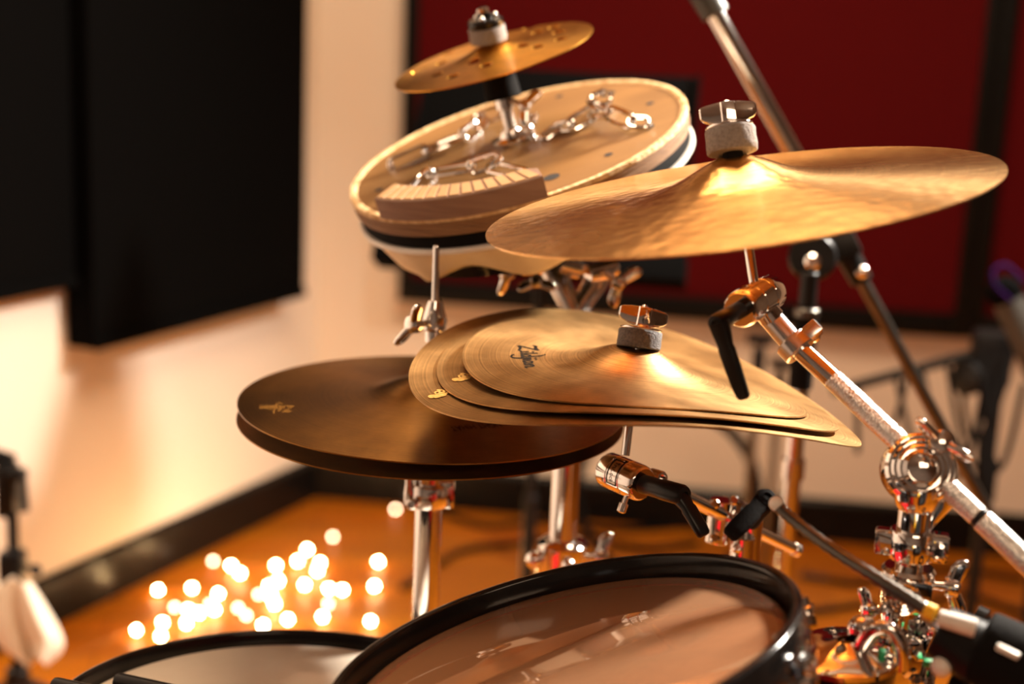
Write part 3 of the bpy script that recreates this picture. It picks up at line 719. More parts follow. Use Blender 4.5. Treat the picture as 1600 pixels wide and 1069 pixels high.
MB().box(frame(P(1344, 1062, 0.9487), (0, -.3, 1), (1, 0, 0)), .010, .004, .005, .0006).build('tag', 'green_tag', cbo, 20)
MB().box(frame(P(1378, 1022, 0.9442), (0, -.3, 1), (1, 0, 0)), .004, .004, .007, .0006).build('tag', 'green_tag', cbo, 20)
MB().cyl((px_, py_, .18), (px_, py_, zat(1070)), .0125, seg=32).build('lower_tube', 'chrome', st)
tripod(st, px_, py_, .30, .34, a0=-1.0)
# small bell plate clamped to the stand
BP = P(1322, 1018, 0.9577); bn = V((-.10, -.05, 1)).normalized()
def z_bell(x, y):
    r = math.hypot(x, y); return 0.004 * (1 - (r / .037) ** 2) + .006 * math.exp(-(r / .012) ** 2)
bell = make_cymbal('small gilt chrome bell plate clamped beside the stand, bottom right', BP, bn, .037, z_bell, 'chrome', 'cymbals on stands', nr=20, na=64, th=.004)
MB().cyl(BP - bn * .001, P(1385, 1048, 0.9577), .0045).build('bell_arm', 'chrome', cbo)
MB().lathe([(.016, -.05), (.030, -.035), (.034, -.006), (.030, -.005)], frame(BP, bn), 40).build('drum_key_holder', 'black_gloss', cbo)

# ------------------------------------------------------------------ cymbal stack: felt, nut, boom stand
sb = V((0.1062, 1.1485, 1.0212))
sax = V((0.055, 0.02, 1)).normalized()
sax = (P(1012, 490, 1.172) - P(985, 690, 1.168)).normalized()
fm2 = frame(V((0.1045, 1.149, 1.0206)), sax, (1, 0.15, -.1))
make_felt('dark grey felt washer on the bent cymbal stack', fm2, 0.0182, 0.0150, 'felt_grey', 'felt washers')
make_wing_nut('wing_nut', 'chrome wing nut on the bent cymbal stack', fm2 @ M4.Translation((0, 0, .0180)) @ M4.Rotation(math.radians(-4), 4, 'Z') @ M4.Rotation(math.radians(3), 4, 'Y'), .86, 'chrome wing nuts')
s_l = P(949, 733, 1.190); s_r = P(1003, 756, 1.160)
sp = P(1160, 850, 1.27)
ss = thing('cymbal_stand', 'chrome boom arm stand under the bent cymbal stack', 'cymbal stand', V((sp.x, sp.y, 0)), 'chrome cymbal stands')
tm = tilter(ss, s_r, s_l, .0150)
rb2 = P(977, 712, 1.170)
MB().cyl(rb2, fm2.translation + sax * .034, .0036, seg=20).build('cymbal_rod', 'chrome', ss)
lever_mb(mixp(s_r, s_l, -.02), P(1060, 772, 1.128), P(1101, 838, 1.118), .0080, .0074, .0062).build('lever', 'black_plastic', ss, 50)
# maker's plate on the barrel
Lb = (s_l - s_r).length
plate = MB(); plate_t = MB(); a_c = None
mi = tm.inverted(); cdir = (mi.to_3x3() @ (CAMP - s_r)).normalized(); ac = math.atan2(cdir.y, cdir.x)
frame_o = None
def cylpt(a, z, r): return tm @ V((r * math.cos(a), r * math.sin(a), z))
z0_, z1_ = Lb * .38, Lb * .64
for z in (z0_, z1_):
    plate.tube([cylpt(ac + t, z, .01505) for t in [(-.75 + 1.5 * i / 14) for i in range(15)]], .00055, 6)
for t in (-.75, .75): plate.tube([cylpt(ac + t, z0_, .01505), cylpt(ac + t, z1_, .01505)], .00055, 6)
plate.build('label_frame', 'black_print', ss)
tp2, tw2 = text_polys('TruLock'); kk = 1.25 / tw2; vs, fs = tp2[0]
sgn = 1 if (tm.col[2].to_3d().dot(RGT) < 0) else -1
up_dir = 1 if (cylpt(ac + .3, 0, .015) - cylpt(ac, 0, .015)).dot(UPV) < 0 else -1
plate_t.add([cylpt(ac + up_dir * (-.62 + v[0] * kk), (z0_ + z1_) / 2 - sgn * (v[1] - .35) * .0062, .01515) for v in vs], fs)
plate_t.build('label_lettering', 'black_print', ss, 0)
wb = MB(); wb.lathe([(.0022, 0), (.0022, .009), (.0038, .0095), (.0038, .0165), (.002, .0175)], frame(P(981, 770, 1.168), P(974, 790, 1.168) - P(981, 770, 1.168)), 16); wb.build('set_screw', 'chrome', ss)
wb = MB(); wb.lathe([(.0050, 0), (.0058, .001), (.0058, .014), (.0050, .016), (.0035, .016), (.0032, .012), (0, .012)], frame(P(1018, 742, 1.185), P(1050, 752, 1.16) - P(1018, 742, 1.185)), 20); wb.build('clamp_screw', 'chrome', ss)
q1 = P(1000, 742, 1.20); q2 = P(1246, 861, 1.33)
MB().cyl(q1, mixp(q1, q2, .50), .0062, seg=24).build('boom_tube', 'chrome', ss)
MB().cyl(mixp(q1, q2, .505), mixp(q1, q2, .97), .0056, seg=24).build('boom_tube', 'chrome', ss)
MB().cyl(mixp(q1, q2, .965), q2, .0066, seg=24).build('end_cap', 'chrome_satin', ss)
bc = P(1150, 815, 1.275)
bcl = MB().box(frame(bc + V((0, .006, 0)), (q2 - q1), (0, 0, 1)), .034, .030, .030, .006)
bcl.cyl(bc + V((-.016, 0, -.02)), bc + V((-.014, 0, .020)), .011)
bcl.cyl(bc + V((.014, 0, -.04)), bc + V((.014, 0, .008)), .010)
bcl = bcl.build('boom_clamp', 'chrome', ss, 40)
for dx, dz in ((-.022, .020), (-.006, .024), (.010, .020), (-.02, -.012), (.0, -.02)):
    MB().lathe([(.0040, 0), (.0046, .001), (.0046, .004), (.003, .0055), (0, .0055)], frame(bc + V((dx, -.016, dz)), (dx * 10, -1, .6)), 12).build('bolt_head', 'chrome', bcl, 20)
lever_mb(P(1172, 815, 1.26), P(1195, 782, 1.225), P(1139, 838, 1.20), .0085, .0092, .0078).build('clamp_lever', 'black_rubber', ss, 50)
MB().cyl((sp.x, sp.y, .18), (sp.x, sp.y, bc.z - .01), .011, seg=28).build('stand_tube', 'chrome', ss)
tripod(ss, sp.x, sp.y, .27, .30, a0=.3)

# ------------------------------------------------------------------ hi-hat stand
hx, hy = HC.x, HC.y
hs = thing('hi_hat_stand', 'chrome hi-hat stand with slim pull rod through both cymbals', 'hi-hat stand', V((hx, hy, 0)))
ztop = P(692, 380, 1.30).z
MB().lathe([(.0032, .70), (.0032, ztop - .002), (.0026, ztop - .0006), (.0012, ztop), (0, ztop)], M4.Translation((hx, hy, 0)), 20).build('pull_rod', 'chrome', hs)
zc = P(685, 540, 1.29).z
cl = MB().lathe([(.0042, 0), (.0085, 0), (.0085, .010), (.0110, .012), (.0115, .020), (.0075, .034), (.0060, .038), (.0042, .038)], M4.Translation((hx, hy, zc)), 28)
cl.cyl((hx, hy, HC.z + .028), (hx, hy, zc), .0062)
cl.lathe([(.004, HC.z + .0278), (.017, HC.z + .0278), (.018, HC.z + .029), (.018, HC.z + .036), (.017, HC.z + .037), (.004, HC.z + .037)], M4.Translation((hx, hy, 0)), 32)
cl = cl.build('clutch', 'chrome', hs)
wing_bolt(cl, V((hx - .006, hy - .006, zc + .018)), (-.65, -.75, .05), (-.75, .1, -1), 1.15)
zb_ = HC.z - .0125 - .030
MB().lathe([(.0, zb_ - .002), (.020, zb_ - .002), (.022, zb_ - .006), (.022, zb_ - .010), (.0152, zb_ - .013), (.0152, P(680, 790, 1.30).z), (.0135, P(680, 792, 1.30).z)][::-1], M4.Translation((hx, hy, 0)), 40).build('cymbal_seat', 'chrome', hs)
ht = MB().lathe([(.0130, .16), (.0130, P(680, 790, 1.30).z + .002)], M4.Translation((hx, hy, 0)), 40).build('lower_tube', 'chrome', hs)
ml = MB().lathe([(.0132, -.011), (.019, -.011), (.0205, -.008), (.0205, .008), (.019, .011), (.0132, .011)], M4.Translation((hx, hy, P(680, 792, 1.30).z)), 36)
ml.loft([ell(frame((hx - .016 - .003 * t, hy - .010, P(680, 812 - 52 * t, 1.30).z), (0, 0, 1)), .0035 + .003 * math.sin(PI * min(t + .25, 1)), .006, 14) for t in (0, .2, .5, .8, 1)])
ml.box(frame((hx + .018, hy - .004, P(680, 790, 1.30).z), (0, 0, 1)), .012, .014, .026, .003)
ml = ml.build('height_lock', 'chrome', hs, 40)
MB().lathe([(.005, 0), (.0056, .001), (.0056, .004), (.004, .005), (.003, .003), (0, .003)], frame((hx - .014, hy - .0185, P(680, 800, 1.30).z), (-.2, -1, .1)), 16).build('key_bolt', 'chrome', ml)
tripod(hs, hx, hy, .28, .26, a0=.9)
MB().box(frame((hx + .02, hy - .16, .03), (0, -.12, 1), (1, 0, 0)), .09, .26, .012, .004).build('foot_pedal', 'chrome_satin', hs, 30)

# ------------------------------------------------------------------ wooden chain drum
BC = V((-0.0039, 1.4295, 1.1621)); BN = V((-0.3222, -0.2462, 1)).normalized(); BR = 0.1730
BM = frame(BC, BN); BMI = BM.inverted()
def bpt(px, py, h=0.0):               # point on (or h above) the board in world space
    return onplane(px, py, BC + BN * h, BN)
def bang(px, py):
    q = BMI @ bpt(px, py); return math.atan2(q.y, q.x)
wd = thing('chain_drum', 'round wooden board drum with steel chains, tilted on a stand', 'drum', BC - BN * .08)
def ragged(prof, amp, freq, seg=160):
    b = MB().lathe(prof, ID, seg); out = []
    for p in b.v:
        k = 1 + mnoise.noise(V((p.x * freq, p.y * freq, p.z * freq * 2))) * amp; z = p.z + mnoise.noise(V((p.x * freq + 9, p.y * freq, 3))) * amp * .06
        out.append(BM @ V((p.x * k, p.y * k, z)))
    b.v = out; return b
MB().lathe([(0, 0), (BR - .007, 0), (BR - .007, -.004)], BM, 128).build('board', 'birch_ply', wd)
ragged([(BR - .0080, -.001), (BR - .0062, .0008), (BR - .0035, .0018), (BR + .0003, .0012), (BR + .001, -.003), (BR - .001, -.0042), (BR - .0075, -.0042)], .005, 170).build('raw_rim', 'ply_rim', wd, 60)
for k in range(4):                    # glued plies of the board's edge
    z0p = -.0040 - k * .0034
    MB().lathe([(BR - .012, z0p), (BR - .0008 * (k % 2), z0p), (BR - .0008 * (k % 2), z0p - .0033), (BR - .012, z0p - .0033)], BM, 128).build('ply', 'ply_edge', wd)
MB().lathe([(BR - .02, -.0175), (BR - .004, -.0175), (BR - .003, -.019), (BR - .003, -.030), (BR - .006, -.032), (BR - .02, -.032)], BM, 128).build('black_hoop', 'black_rubber', wd)
MB().lathe([(BR - .012, -.0315), (BR - .0008, -.0315), (BR + .0004, -.0325), (BR + .0004, -.0355), (BR - .001, -.0362), (BR - .012, -.0362)], BM, 128).build('pale_hoop', 'white_hoop', wd)
b = MB(); secs = []                    # hide collar with a wavy hem
for i in range(7):
    t = i / 6; sec = []
    for j in range(120):
        a = 2 * PI * j / 120
        hem = .036 + .010 * mnoise.noise(V((math.cos(a) * 2.3, math.sin(a) * 2.3, 1.7))) + .005 * math.sin(a * 7)
        r = BR - .004 - t * .022 + .004 * t * math.sin(a * 11 + 1) + .004 * t * mnoise.noise(V((math.cos(a) * 5, math.sin(a) * 5, t)))
        sec.append(BM @ V((r * math.cos(a), r * math.sin(a), -.036 - hem * t)))
    secs.append(sec)
b.loft(secs, cap=False); hd = b.build('hide_collar', 'hide', wd, 60)
mdh = hd.modifiers.new('thickness', 'SOLIDIFY'); mdh.thickness = .0014
MB().lathe([(0, -.040), (BR - .030, -.040), (BR - .030, -.075), (0, -.075)], BM, 64).build('shell', 'black_gloss', wd)
a0 = bang(604, 337); a1 = bang(852, 300)
if a1 < a0: a1 += 2 * PI
if a1 - a0 > PI: a0, a1 = a1, a0 + 2 * PI
nA = 48; blkb = MB(); secs = []
hB = .0205
for j in range(nA + 1):
    a = a0 + (a1 - a0) * j / nA; e = min(j, nA - j) / nA; ins = .004 * max(0, 1 - e * 14)
    ri, ro = BR - .032 + ins * 2, BR + .002
    hh = hB
    sec = [(ri, .0003), (ro, .0003), (ro, hh - .0012), (ro - .0012, hh), (ri + .001, hh), (ri, hh - .001)]
    secs.append([BM @ V((r * math.cos(a), r * math.sin(a), z)) for r, z in sec])
blkb.loft(secs); wblk = blkb.build('arc_block', 'block_wood', wd, 30)
bt = MB(); 
n_t = 14
for j in range(n_t):                   # saw-cut strips on the block's top
    aa = a0 + (a1 - a0) * (j + .10) / n_t; ab = a0 + (a1 - a0) * (j + .86) / n_t
    sec = []
    for a in (aa, ab):
        sec.append([BM @ V((r * math.cos(a + (r - BR) * 2.2), r * math.sin(a + (r - BR) * 2.2), z)) for r, z in [(BR - .029, hB - .0002), (BR - .0005, hB - .0002), (BR - .0010, hB + .0009), (BR - .0285, hB + .0009)]])
    s_ = MB().loft(sec); s_.build('saw_strip', 'block_top', wblk, 20)
for px, py in ((950, 147), (1010, 199), (862, 277), (951, 242), (874, 151), (1016, 162), (592, 297), (612, 262), (700, 300)):  # flat dark discs; the shade inside each hole is put into the colour
    MB().lathe([(0, .0004), (.0042 if (px, py) not in ((950, 147), (1010, 199), (862, 277)) else .008, .0004), (.001, -.001)], frame(bpt(px, py), BN), 18).build('hole', 'hole_shade', wd)

# steel chains on the board
def link_mesh(p, q, wid, rad, up, mt='chrome', parent=None):
    p = V(p); q = V(q); d = (q - p); L = d.length; d.normalize(); up = V(up); sd = d.cross(up).normalized()
    r = wid / 2; pts = []
    c1 = p + d * r; c2 = q - d * r
    for i in range(9):
        a = PI / 2 + PI * i / 8; pts.append(c1 + d * (math.cos(a) * r) + sd * (math.sin(a) * r))
    for i in range(9):
        a = -PI / 2 + PI * i / 8; pts.append(c2 + d * (math.cos(a) * r) + sd * (math.sin(a) * r))
    return MB().tube(pts, rad, 10, closed=True).build('link', mt, parent)
def chain(label, nodes, rad=.0024, wid=.0135):
    root = thing('chain', label, 'chain', bpt(*nodes[0][:2]), 'steel chains on the wooden drum')
    for k, (n0, n1) in enumerate(zip(nodes, nodes[1:])):
        p = bpt(n0[0], n0[1], n0[2]); q = bpt(n1[0], n1[1], n1[2]); d = (q - p).normalized()
        roll = n1[3]
        up = M4.Rotation(roll, 3, d) @ (BN - d * BN.dot(d)).normalized()
        link_mesh(p - d * rad * 1.2, q + d * rad * 1.2, wid if len(n1) < 5 else n1[4], rad, up, 'chrome', root)
    return root
chain('steel chain lying on the wooden drum left of the post', [(613, 259, .003), (666, 236, .008, 1.0), (724, 214, .008, .1), (746, 199, .008, 1.3), (752, 184, .012, .4), (778, 176, .012, 1.0)])
chain('steel chain on the wooden drum just behind the arc block', [(650, 300, .004), (674, 272, .010, 1.2), (737, 262, .011, .15), (776, 249, .011, 1.2), (768, 262, .008, .3), (816, 272, .007, .2)])
chain('branching steel chain on the right side of the wooden drum', [(850, 214, .003), (872, 200, .006, .5, .008), (893, 196, .008, 1.2, .009), (926, 176, .010, 1.2), (950, 176, .012, .2, .016), (986, 191, .009, 1.1), (1010, 192, .006, .4)])
chain('short steel chain reaching the rear hole of the wooden drum', [(938, 172, .012), (928, 160, .014, .5), (950, 149, .010, 1.0)])
# centre post carrying the small pierced cymbal
pb_ = bpt(802, 219); pt_ = SC + SN * z_spl(0.004, 0)
cp = thing('cymbal_mount', 'short chrome and black post between drum board and pierced cymbal', 'mount', pb_)
pax = (SC - SN * .04 - pb_).normalized()
ptop = SC - SN * .012
MB().lathe([(.020, 0), (.022, .001), (.022, .004), (.013, .006), (.0105, .010), (.0095, .012)], frame(pb_, BN), 30).build('flange', 'chrome', cp)
wing_bolt(cp, pb_ + BN * .010 + V((.008, -.004, 0)), (1, -.4, .2), (.1, .2, 1), .8)
pm = mixp(pb_, ptop, .52)
MB().cyl(pb_, pm, .0065, seg=24).build('post', 'chrome', cp)
MB().cyl(mixp(pb_, ptop, .42), mixp(pb_, ptop, .60), .0095, seg=24).build('post_clamp', 'chrome', cp)
wing_bolt(cp, pm + V((.008, -.004, .002)), (1, -.35, -.35), (.4, .2, 1), .95)
MB().cyl(mixp(pb_, ptop, .56), ptop, .0185, .0165, seg=36).build('rubber_sleeve', 'black_rubber', cp)
MB().cyl(ptop, pt_ + SN * .034, .0035, seg=16).build('stud', 'chrome', cp)
fm3 = frame(pt_ + SN * .0004, SN + V((.10, 0, 0)), (1, 0, 0))
make_felt('pale felt washer on the small pierced cymbal', fm3, .0185, .0150, 'felt_pale', 'felt washers', washer=False)
nut = thing('top_nut', 'black round nut with chrome stud on the small pierced cymbal', 'nut', fm3 @ V((0, 0, .015)))
MB().lathe([(.004, .0152), (.0170, .0152), (.0178, .0165), (.0178, .0215), (.0160, .0235), (.008, .0240), (.0075, .0290), (.004, .0295)], fm3, 36).build('knob', 'black_gloss', nut)
for a in (0.3, 2.4, 4.5): MB().sphere(fm3 @ V((.011 * math.cos(a), .011 * math.sin(a), .0245)), .0032, 14, 8).build('screw_head', 'chrome', nut)
MB().lathe([(.0046, .0285), (.0050, .0295), (.0050, .0335), (.0035, .0350), (0, .0350)], fm3, 8).build('stud_cap', 'chrome', nut, 20)

# stand under the chain drum
q = P(886, 720, 1.44); dx_, dy_ = q.x, q.y
ds = thing('drum_stand', 'chrome stand with two spread arms under the wooden drum', 'drum stand', V((dx_, dy_, 0)))
zj = P(905, 490, 1.44).z
MB().cyl((dx_, dy_, P(872, 880, 1.44).z), (dx_, dy_, zj - .02), .0145, seg=36).build('upper_tube', 'chrome', ds)
MB().cyl((dx_, dy_, .12), (dx_, dy_, P(872, 878, 1.44).z), .0175, seg=36).build('lower_tube', 'chrome', ds)
jb = MB().cyl((dx_, dy_, zj - .030), (dx_, dy_, zj + .010), .019, seg=36).build('basket_hub', 'chrome', ds)
for (ex, ey, dd) in ((858, 408, 1.42), (948, 412, 1.43)):
    e = P(ex, ey, dd); s0 = V((dx_, dy_, zj + .004))
    MB().tube([s0, mixp(s0, e, .3), mixp(s0, e, .7), e], [.009, .011, .0125, .0125], 20).build('basket_arm', 'chrome_satin', ds)
for (ax1, ay1, ax2, ay2) in ((815, 414, 868, 412), (872, 412, 906, 420), (918, 428, 962, 418)):
    MB().cyl(P(ax1, ay1, 1.41), P(ax2, ay2, 1.42), .0105, seg=24).build('clamp_barrel', 'chrome', ds)
wing_bolt(ds, P(812, 416, 1.41), P(786, 430, 1.40) - P(812, 416, 1.41), (.5, 0, 1), 1.1)
wing_bolt(ds, P(838, 420, 1.405), P(838, 446, 1.40) - P(838, 420, 1.405), (1, 0, .2), .9)
wing_bolt(ds, P(945, 425, 1.40), P(965, 440, 1.40) - P(945, 425, 1.40), (.4, 0, 1), 1.15)
MB().cyl(P(893, 428, 1.43), BC - BN * .07, .010, seg=20).build('ball_shaft', 'chrome', ds)
zl = P(872, 884, 1.44).z
fc = MB().lathe([(.0178, -.022), (.024, -.022), (.026, -.018), (.026, .016), (.022, .020), (.0148, .022)], M4.Translation((dx_, dy_, zl)), 36).build('tube_clamp', 'chrome', ds)
wing_bolt(fc, V((dx_ + .022, dy_ - .006, zl + .004)), (1, -.2, .15), (0, .3, 1), 1.2)
MB().sphere((dx_ - .028, dy_ - .008, zl), .010, 16, 10).build('hinge_knob', 'chrome', fc)
MB().sphere((dx_ + .006, dy_ - .027, zl + .002), .008, 16, 10).build('hinge_knob', 'chrome', fc)
tripod(ds, dx_, dy_, .32, .30, a0=2.0, r=.010)

# ================================================================== drums at the bottom of the frame
def make_drum(label, C, n, R, depth, head, shell_mt, hoop_h=.028, head_z=-.012, lugs=8, a_off=.2, cat='drum', inner='shell_wood'):
    n = V(n).normalized(); m = frame(C, n); C = V(C)
    t = thing('drum', label, cat, C - n * (depth + .03), 'drums in the foreground')
    hp = t
    MB().lathe([(R - .0075, -.018), (R - .0078, -.0025), (R - .0068, -.0006), (R - .0048, 0), (R - .0018, -.0002), (R - .0004, -.0014), (R, -.004), (R, -hoop_h + .002), (R - .0015, -hoop_h), (R - .009, -hoop_h), (R - .0075, -.018)], m, 144).build('hoop', 'black_gloss', t, 50)
    MB().lathe([(0, head_z), (R - .016, head_z), (R - .0125, head_z - .0015), (R - .0100, head_z - .006), (R - .0088, head_z - .010)], m, 128).build('head', head, t, 50)
    MB().lathe([(R - .012, -hoop_h - .0005), (R + .0008, -hoop_h - .0005), (R + .0022, -hoop_h - .0015), (R + .0022, -hoop_h - .0055), (R + .0008, -hoop_h - .0065), (R - .012, -hoop_h - .0065), (R - .012, -hoop_h - .0005)], m, 144).build('flange_ring', 'chrome', t, 50)
    z0 = head_z - .004; z1 = -depth
    MB().lathe([(R - .0125, z0), (R - .0125, z1), (R - .0185, z1), (R - .0185, z0), (R - .0125, z0)], m, 128).build('shell', shell_mt, t)
    MB().lathe([(R - .0187, z0 - .001), (R - .0187, z1 + .001)], m, 128).build('shell_lining', inner, t)
    MB().lathe([(0, z1 + .002), (R - .0135, z1 + .002), (R - .0105, z1 + .006), (R - .0105, z1 - .001)], m, 96).build('bottom_head', 'head_white', t)
    MB().lathe([(R - .012, z1 + .006), (R, z1 + .006), (R, z1 - .014), (R - .006, z1 - .014), (R - .012, z1 + .006)], m, 128).build('bottom_hoop', 'black_gloss', t)
    for k in range(lugs):
        a = a_off + 2 * PI * k / lugs; ca, sa = math.cos(a), math.sin(a)
        def pt(r, z): return m @ V((r * ca, r * sa, z))
        lg = MB().cyl(pt(R - .0035, -hoop_h - .035), pt(R - .0035, z1 + .035), .0062, seg=20)
        for zz in (-hoop_h - .042, z1 + .042): lg.cyl(pt(R - .0135, zz), pt(R - .004, zz), .0055, seg=16)
        lg = lg.build('tube_lug', 'chrome', t)
        MB().cyl(pt(R - .0035 + .0035, -hoop_h - .040), pt(R + .0035, -hoop_h + .006), .0030, seg=12).build('tension_rod', 'chrome', lg)
        fr = frame(pt(R + .0020, -hoop_h - .0012), m.to_3x3() @ V((0, 0, 1)), m.to_3x3() @ V((ca, sa, 0)))
        MB().box(fr, .014, .017, .010, .003).build('ear', 'chrome', lg, 45)
        MB().lathe([(.0045, 0), (.0052, .001), (.0052, .004), (.0035, .0050), (.003, .0105), (0, .0105)], fr @ M4.Translation((.0035, 0, .005)), 12).build('bolt_head', 'chrome', lg, 25)
    return t, m
TC = V((0.039, 0.8588, 0.8886)); TN = V((-0.2884, 0.0729, 1)).normalized(); TR = .1573
tom, TMX = make_drum('red shelled drum with black hoop and clear reflective head, front centre', TC, TN, TR, .17, 'clear_head', 'red_shell', hoop_h=.030, head_z=-.014, lugs=10, a_off=.12)
SNC = P(424.08, 1094.1, 1.18); SNR = .1798; SNN = V((-0.0107, 0.0824, 1)).normalized()
snr, SNM = make_drum('drum with black hoop and plain white head at lower left', SNC, SNN, SNR, .13, 'head_white', 'red_shell', hoop_h=.026, head_z=-.011, lugs=10, a_off=.3)
def basket(label, C, n, depth, R, rad):
    c = V(C) - V(n).normalized() * (depth + .035); g = V((c.x, c.y, 0))
    t = thing('drum_stand', label, 'drum stand', g)
    MB().cyl((g.x, g.y, .16), c - V((0, 0, .05)), .0125, seg=24).build('stand_tube', 'chrome', t)
    MB().sphere(c - V((0, 0, .05)), .02, 20, 12).build('basket_hub', 'chrome', t)
    m = frame(C, n)
    for k in range(3):
        a = .6 + 2 * PI * k / 3
        e = m @ V((R * .93 * math.cos(a), R * .93 * math.sin(a), -depth - .021)); e2 = m @ V((R * 1.04 * math.cos(a), R * 1.04 * math.sin(a), -depth - .006))
        MB().tube([c - V((0, 0, .05)), e, e2], .0055, 10).build('basket_arm', 'chrome', t)
    tripod(t, g.x, g.y, rad, .26, a0=.2)
basket('chrome basket stand under the red front drum', TC, TN, .17, TR, .24)
basket('chrome basket stand under the white-headed drum', SNC, SNN, .13, SNR, .24)
# two black sticks on the white head
def stick(label, a, b):
    a = V(a); b = V(b); L = (b - a).length; m = frame(a, b - a)
    t = thing('drumstick', label, 'drumstick', a, 'drumsticks on the white drum head')
    MB().lathe([(0, 0), (.0052, 0), (.0068, .0012), (.0072, .004), (.0072, L * .62), (.0060, L * .78), (.0034, L * .95), (.0030, L * .965)], m, 24).build('shaft', 'black_plastic', t)
    MB().lathe([(.0028, L * .962), (.0046, L * .972), (.0050, L * .982), (.0036, L * .994), (0, L)], m, 20).build('tip', 'black_plastic', t)
sa = SNM @ V((0, 0, .0076)); nS = SNN
def onsn(px, py, h): return onplane(px, py, SNC + SNN * h, SNN)
d1 = (onsn(480, 1125, .008) - onsn(180, 1060, .008)).normalized()
stick('black drumstick whose blunt end shows on the white head', onsn(182, 1064, .0078), onsn(182, 1064, .0078) + d1 * .34)
stick('black drumstick at the left rim of the white drum', onsn(84, 1071, .0078), onsn(84, 1071, .0078) + d1 * .34)

# ------------------------------------------------------------------ clip microphone at the lower right
mc = thing('clip_microphone', 'black clip microphone with yellow ring and grey gooseneck, lower right', 'microphone', P(1520, 1040, 0.8924))
g0 = P(1452, 956, 0.8970)
gpts = [P(1213, 787, 0.9752), P(1232, 806, 0.9706), P(1300, 858, 0.9476), P(1380, 910, 0.9200), P(1446, 952, 0.8998)]
goose = curve_pts(gpts, 10)
MB().tube(goose, [.0040 + .0006 * (i % 2) for i in range(len(goose))], 14).build('gooseneck', 'steel_grey', mc, 60)
MB().sphere(P(1213, 787, 0.9752), .0052, 18, 12).build('capsule_tip', 'pale_plastic', mc)
dm_ = (P(1545, 1000, 0.8786) - g0).normalized()
MB().cyl(g0 - dm_ * .003, g0 + dm_ * .004, .0056, seg=24).build('ring', 'yellow_ring', mc)
MB().cyl(P(1466, 965, 0.8850), P(1524, 982, 0.8786), .0052, .006, seg=24).build('barrel', 'pale_plastic', mc)
MB().cyl(P(1466, 985, 0.9062), P(1545, 1030, 0.8924), .0175, .022, seg=32).build('plug_shell', 'black_plastic', mc)
for cx_, cy_, rr in ((1528, 978, .0135), (1540, 1005, .017)):
    MB().lathe([(rr - .004, -.0045), (rr, -.0035), (rr, .0035), (rr - .004, .0045), (rr - .006, 0), (rr - .004, -.0045)], frame(P(cx_, cy_, .955), dm_), 32).build('clip_ring', 'black_gloss', mc)
MB().cyl(P(1530, 1010, 0.8924), P(1640, 1062, 0.8740), .024, .026, seg=36).build('body', 'black_rubber', mc)
MB().box(frame(P(1575, 1018, 0.8602), dm_, UPV), .004, .006, .014, .001).build('label_plate', 'pale_plastic', mc, 20)
MB().tube(curve_pts([P(1530, 1040, 0.9016), P(1500, 1062, 0.9016), P(1490, 1100, 0.9016), P(1500, 1180, 0.9016), P(1540, 1300, 0.9200)], 8), .0055, 12).build('cable', 'black_rubber', mc)
MB().sphere(P(1470, 1042, 0.8924), .0065, 16, 10).build('clamp_screw', 'pale_plastic', mc)

# ------------------------------------------------------------------ tall boom microphone stand behind the cymbals
JB = P(1292, 398, 1.72)
bp_ = P(1242, 700, 1.72)
bs_ = thing('boom_stand', 'tall chrome microphone boom stand behind the large cymbal', 'microphone stand', V((bp_.x, bp_.y, 0)))
top = P(1083, -40, 1.66); low = P(1560, 830, 1.78)
jc = P(1302, 352, 1.705)
MB().cyl(P(1112, 12, 1.662), jc, .0110, seg=28).build('boom_upper_tube', 'chrome', bs_)
MB().cyl(top, P(1119, 24, 1.662), .0185, .0165, seg=32).build('boom_grip', 'collar_grey', bs_)
MB().cyl(P(1296, 345, 1.705), P(1347, 440, 1.715), .0165, .0135, seg=28).build('boom_sleeve', 'black_plastic', bs_)
MB().sphere(P(1347, 425, 1.70), .0085, 16, 10).build('sleeve_screw', 'chrome', bs_)
MB().cyl(P(1342, 430, 1.715), low, .0078, seg=24).build('boom_lower_tube', 'steel_grey', bs_)
jx = MB().lathe([(0, -.022), (.026, -.022), (.029, -.018), (.029, .018), (.026, .022), (0, .022)], frame(P(1270, 402, 1.70), (CAMP - JB)), 36)
jx.box(frame(P(1295, 390, 1.71), (CAMP - JB), P(1340, 370, 1.7) - P(1270, 402, 1.7)), .070, .040, .034, .006)
jx = jx.build('swivel', 'black_plastic', bs_, 40)
MB().lathe([(0, 0), (.008, 0), (.0095, .002), (.0095, .007), (.006, .010), (0, .0105)], frame(P(1270, 409, 1.675), (CAMP - JB)), 24).build('swivel_bolt', 'chrome', jx)
def bz(y): return P(1252, y, 1.72).z
MB().cyl((bp_.x, bp_.y, bz(470)), (bp_.x, bp_.y, bz(415)), .0105, seg=24).build('neck', 'black_plastic', bs_)
MB().cyl((bp_.x, bp_.y, bz(486)), (bp_.x, bp_.y, bz(472)), .0150, seg=28).build('collar', 'steel_grey', bs_)
MB().cyl((bp_.x, bp_.y, bz(602)), (bp_.x, bp_.y, bz(486)), .0140, seg=28).build('grip_tube', 'black_rubber', bs_)
MB().cyl((bp_.x, bp_.y, .10), (bp_.x, bp_.y, bz(602)), .0105, seg=28).build('post', 'chrome', bs_)
MB().lathe([(.0107, -.012), (.014, -.012), (.014, .012), (.0107, .012)], M4.Translation((bp_.x, bp_.y, bz(735))), 24).build('post_collar', 'chrome', bs_)
tripod(bs_, bp_.x, bp_.y, .34, .22, a0=1.4, mt='black_plastic')

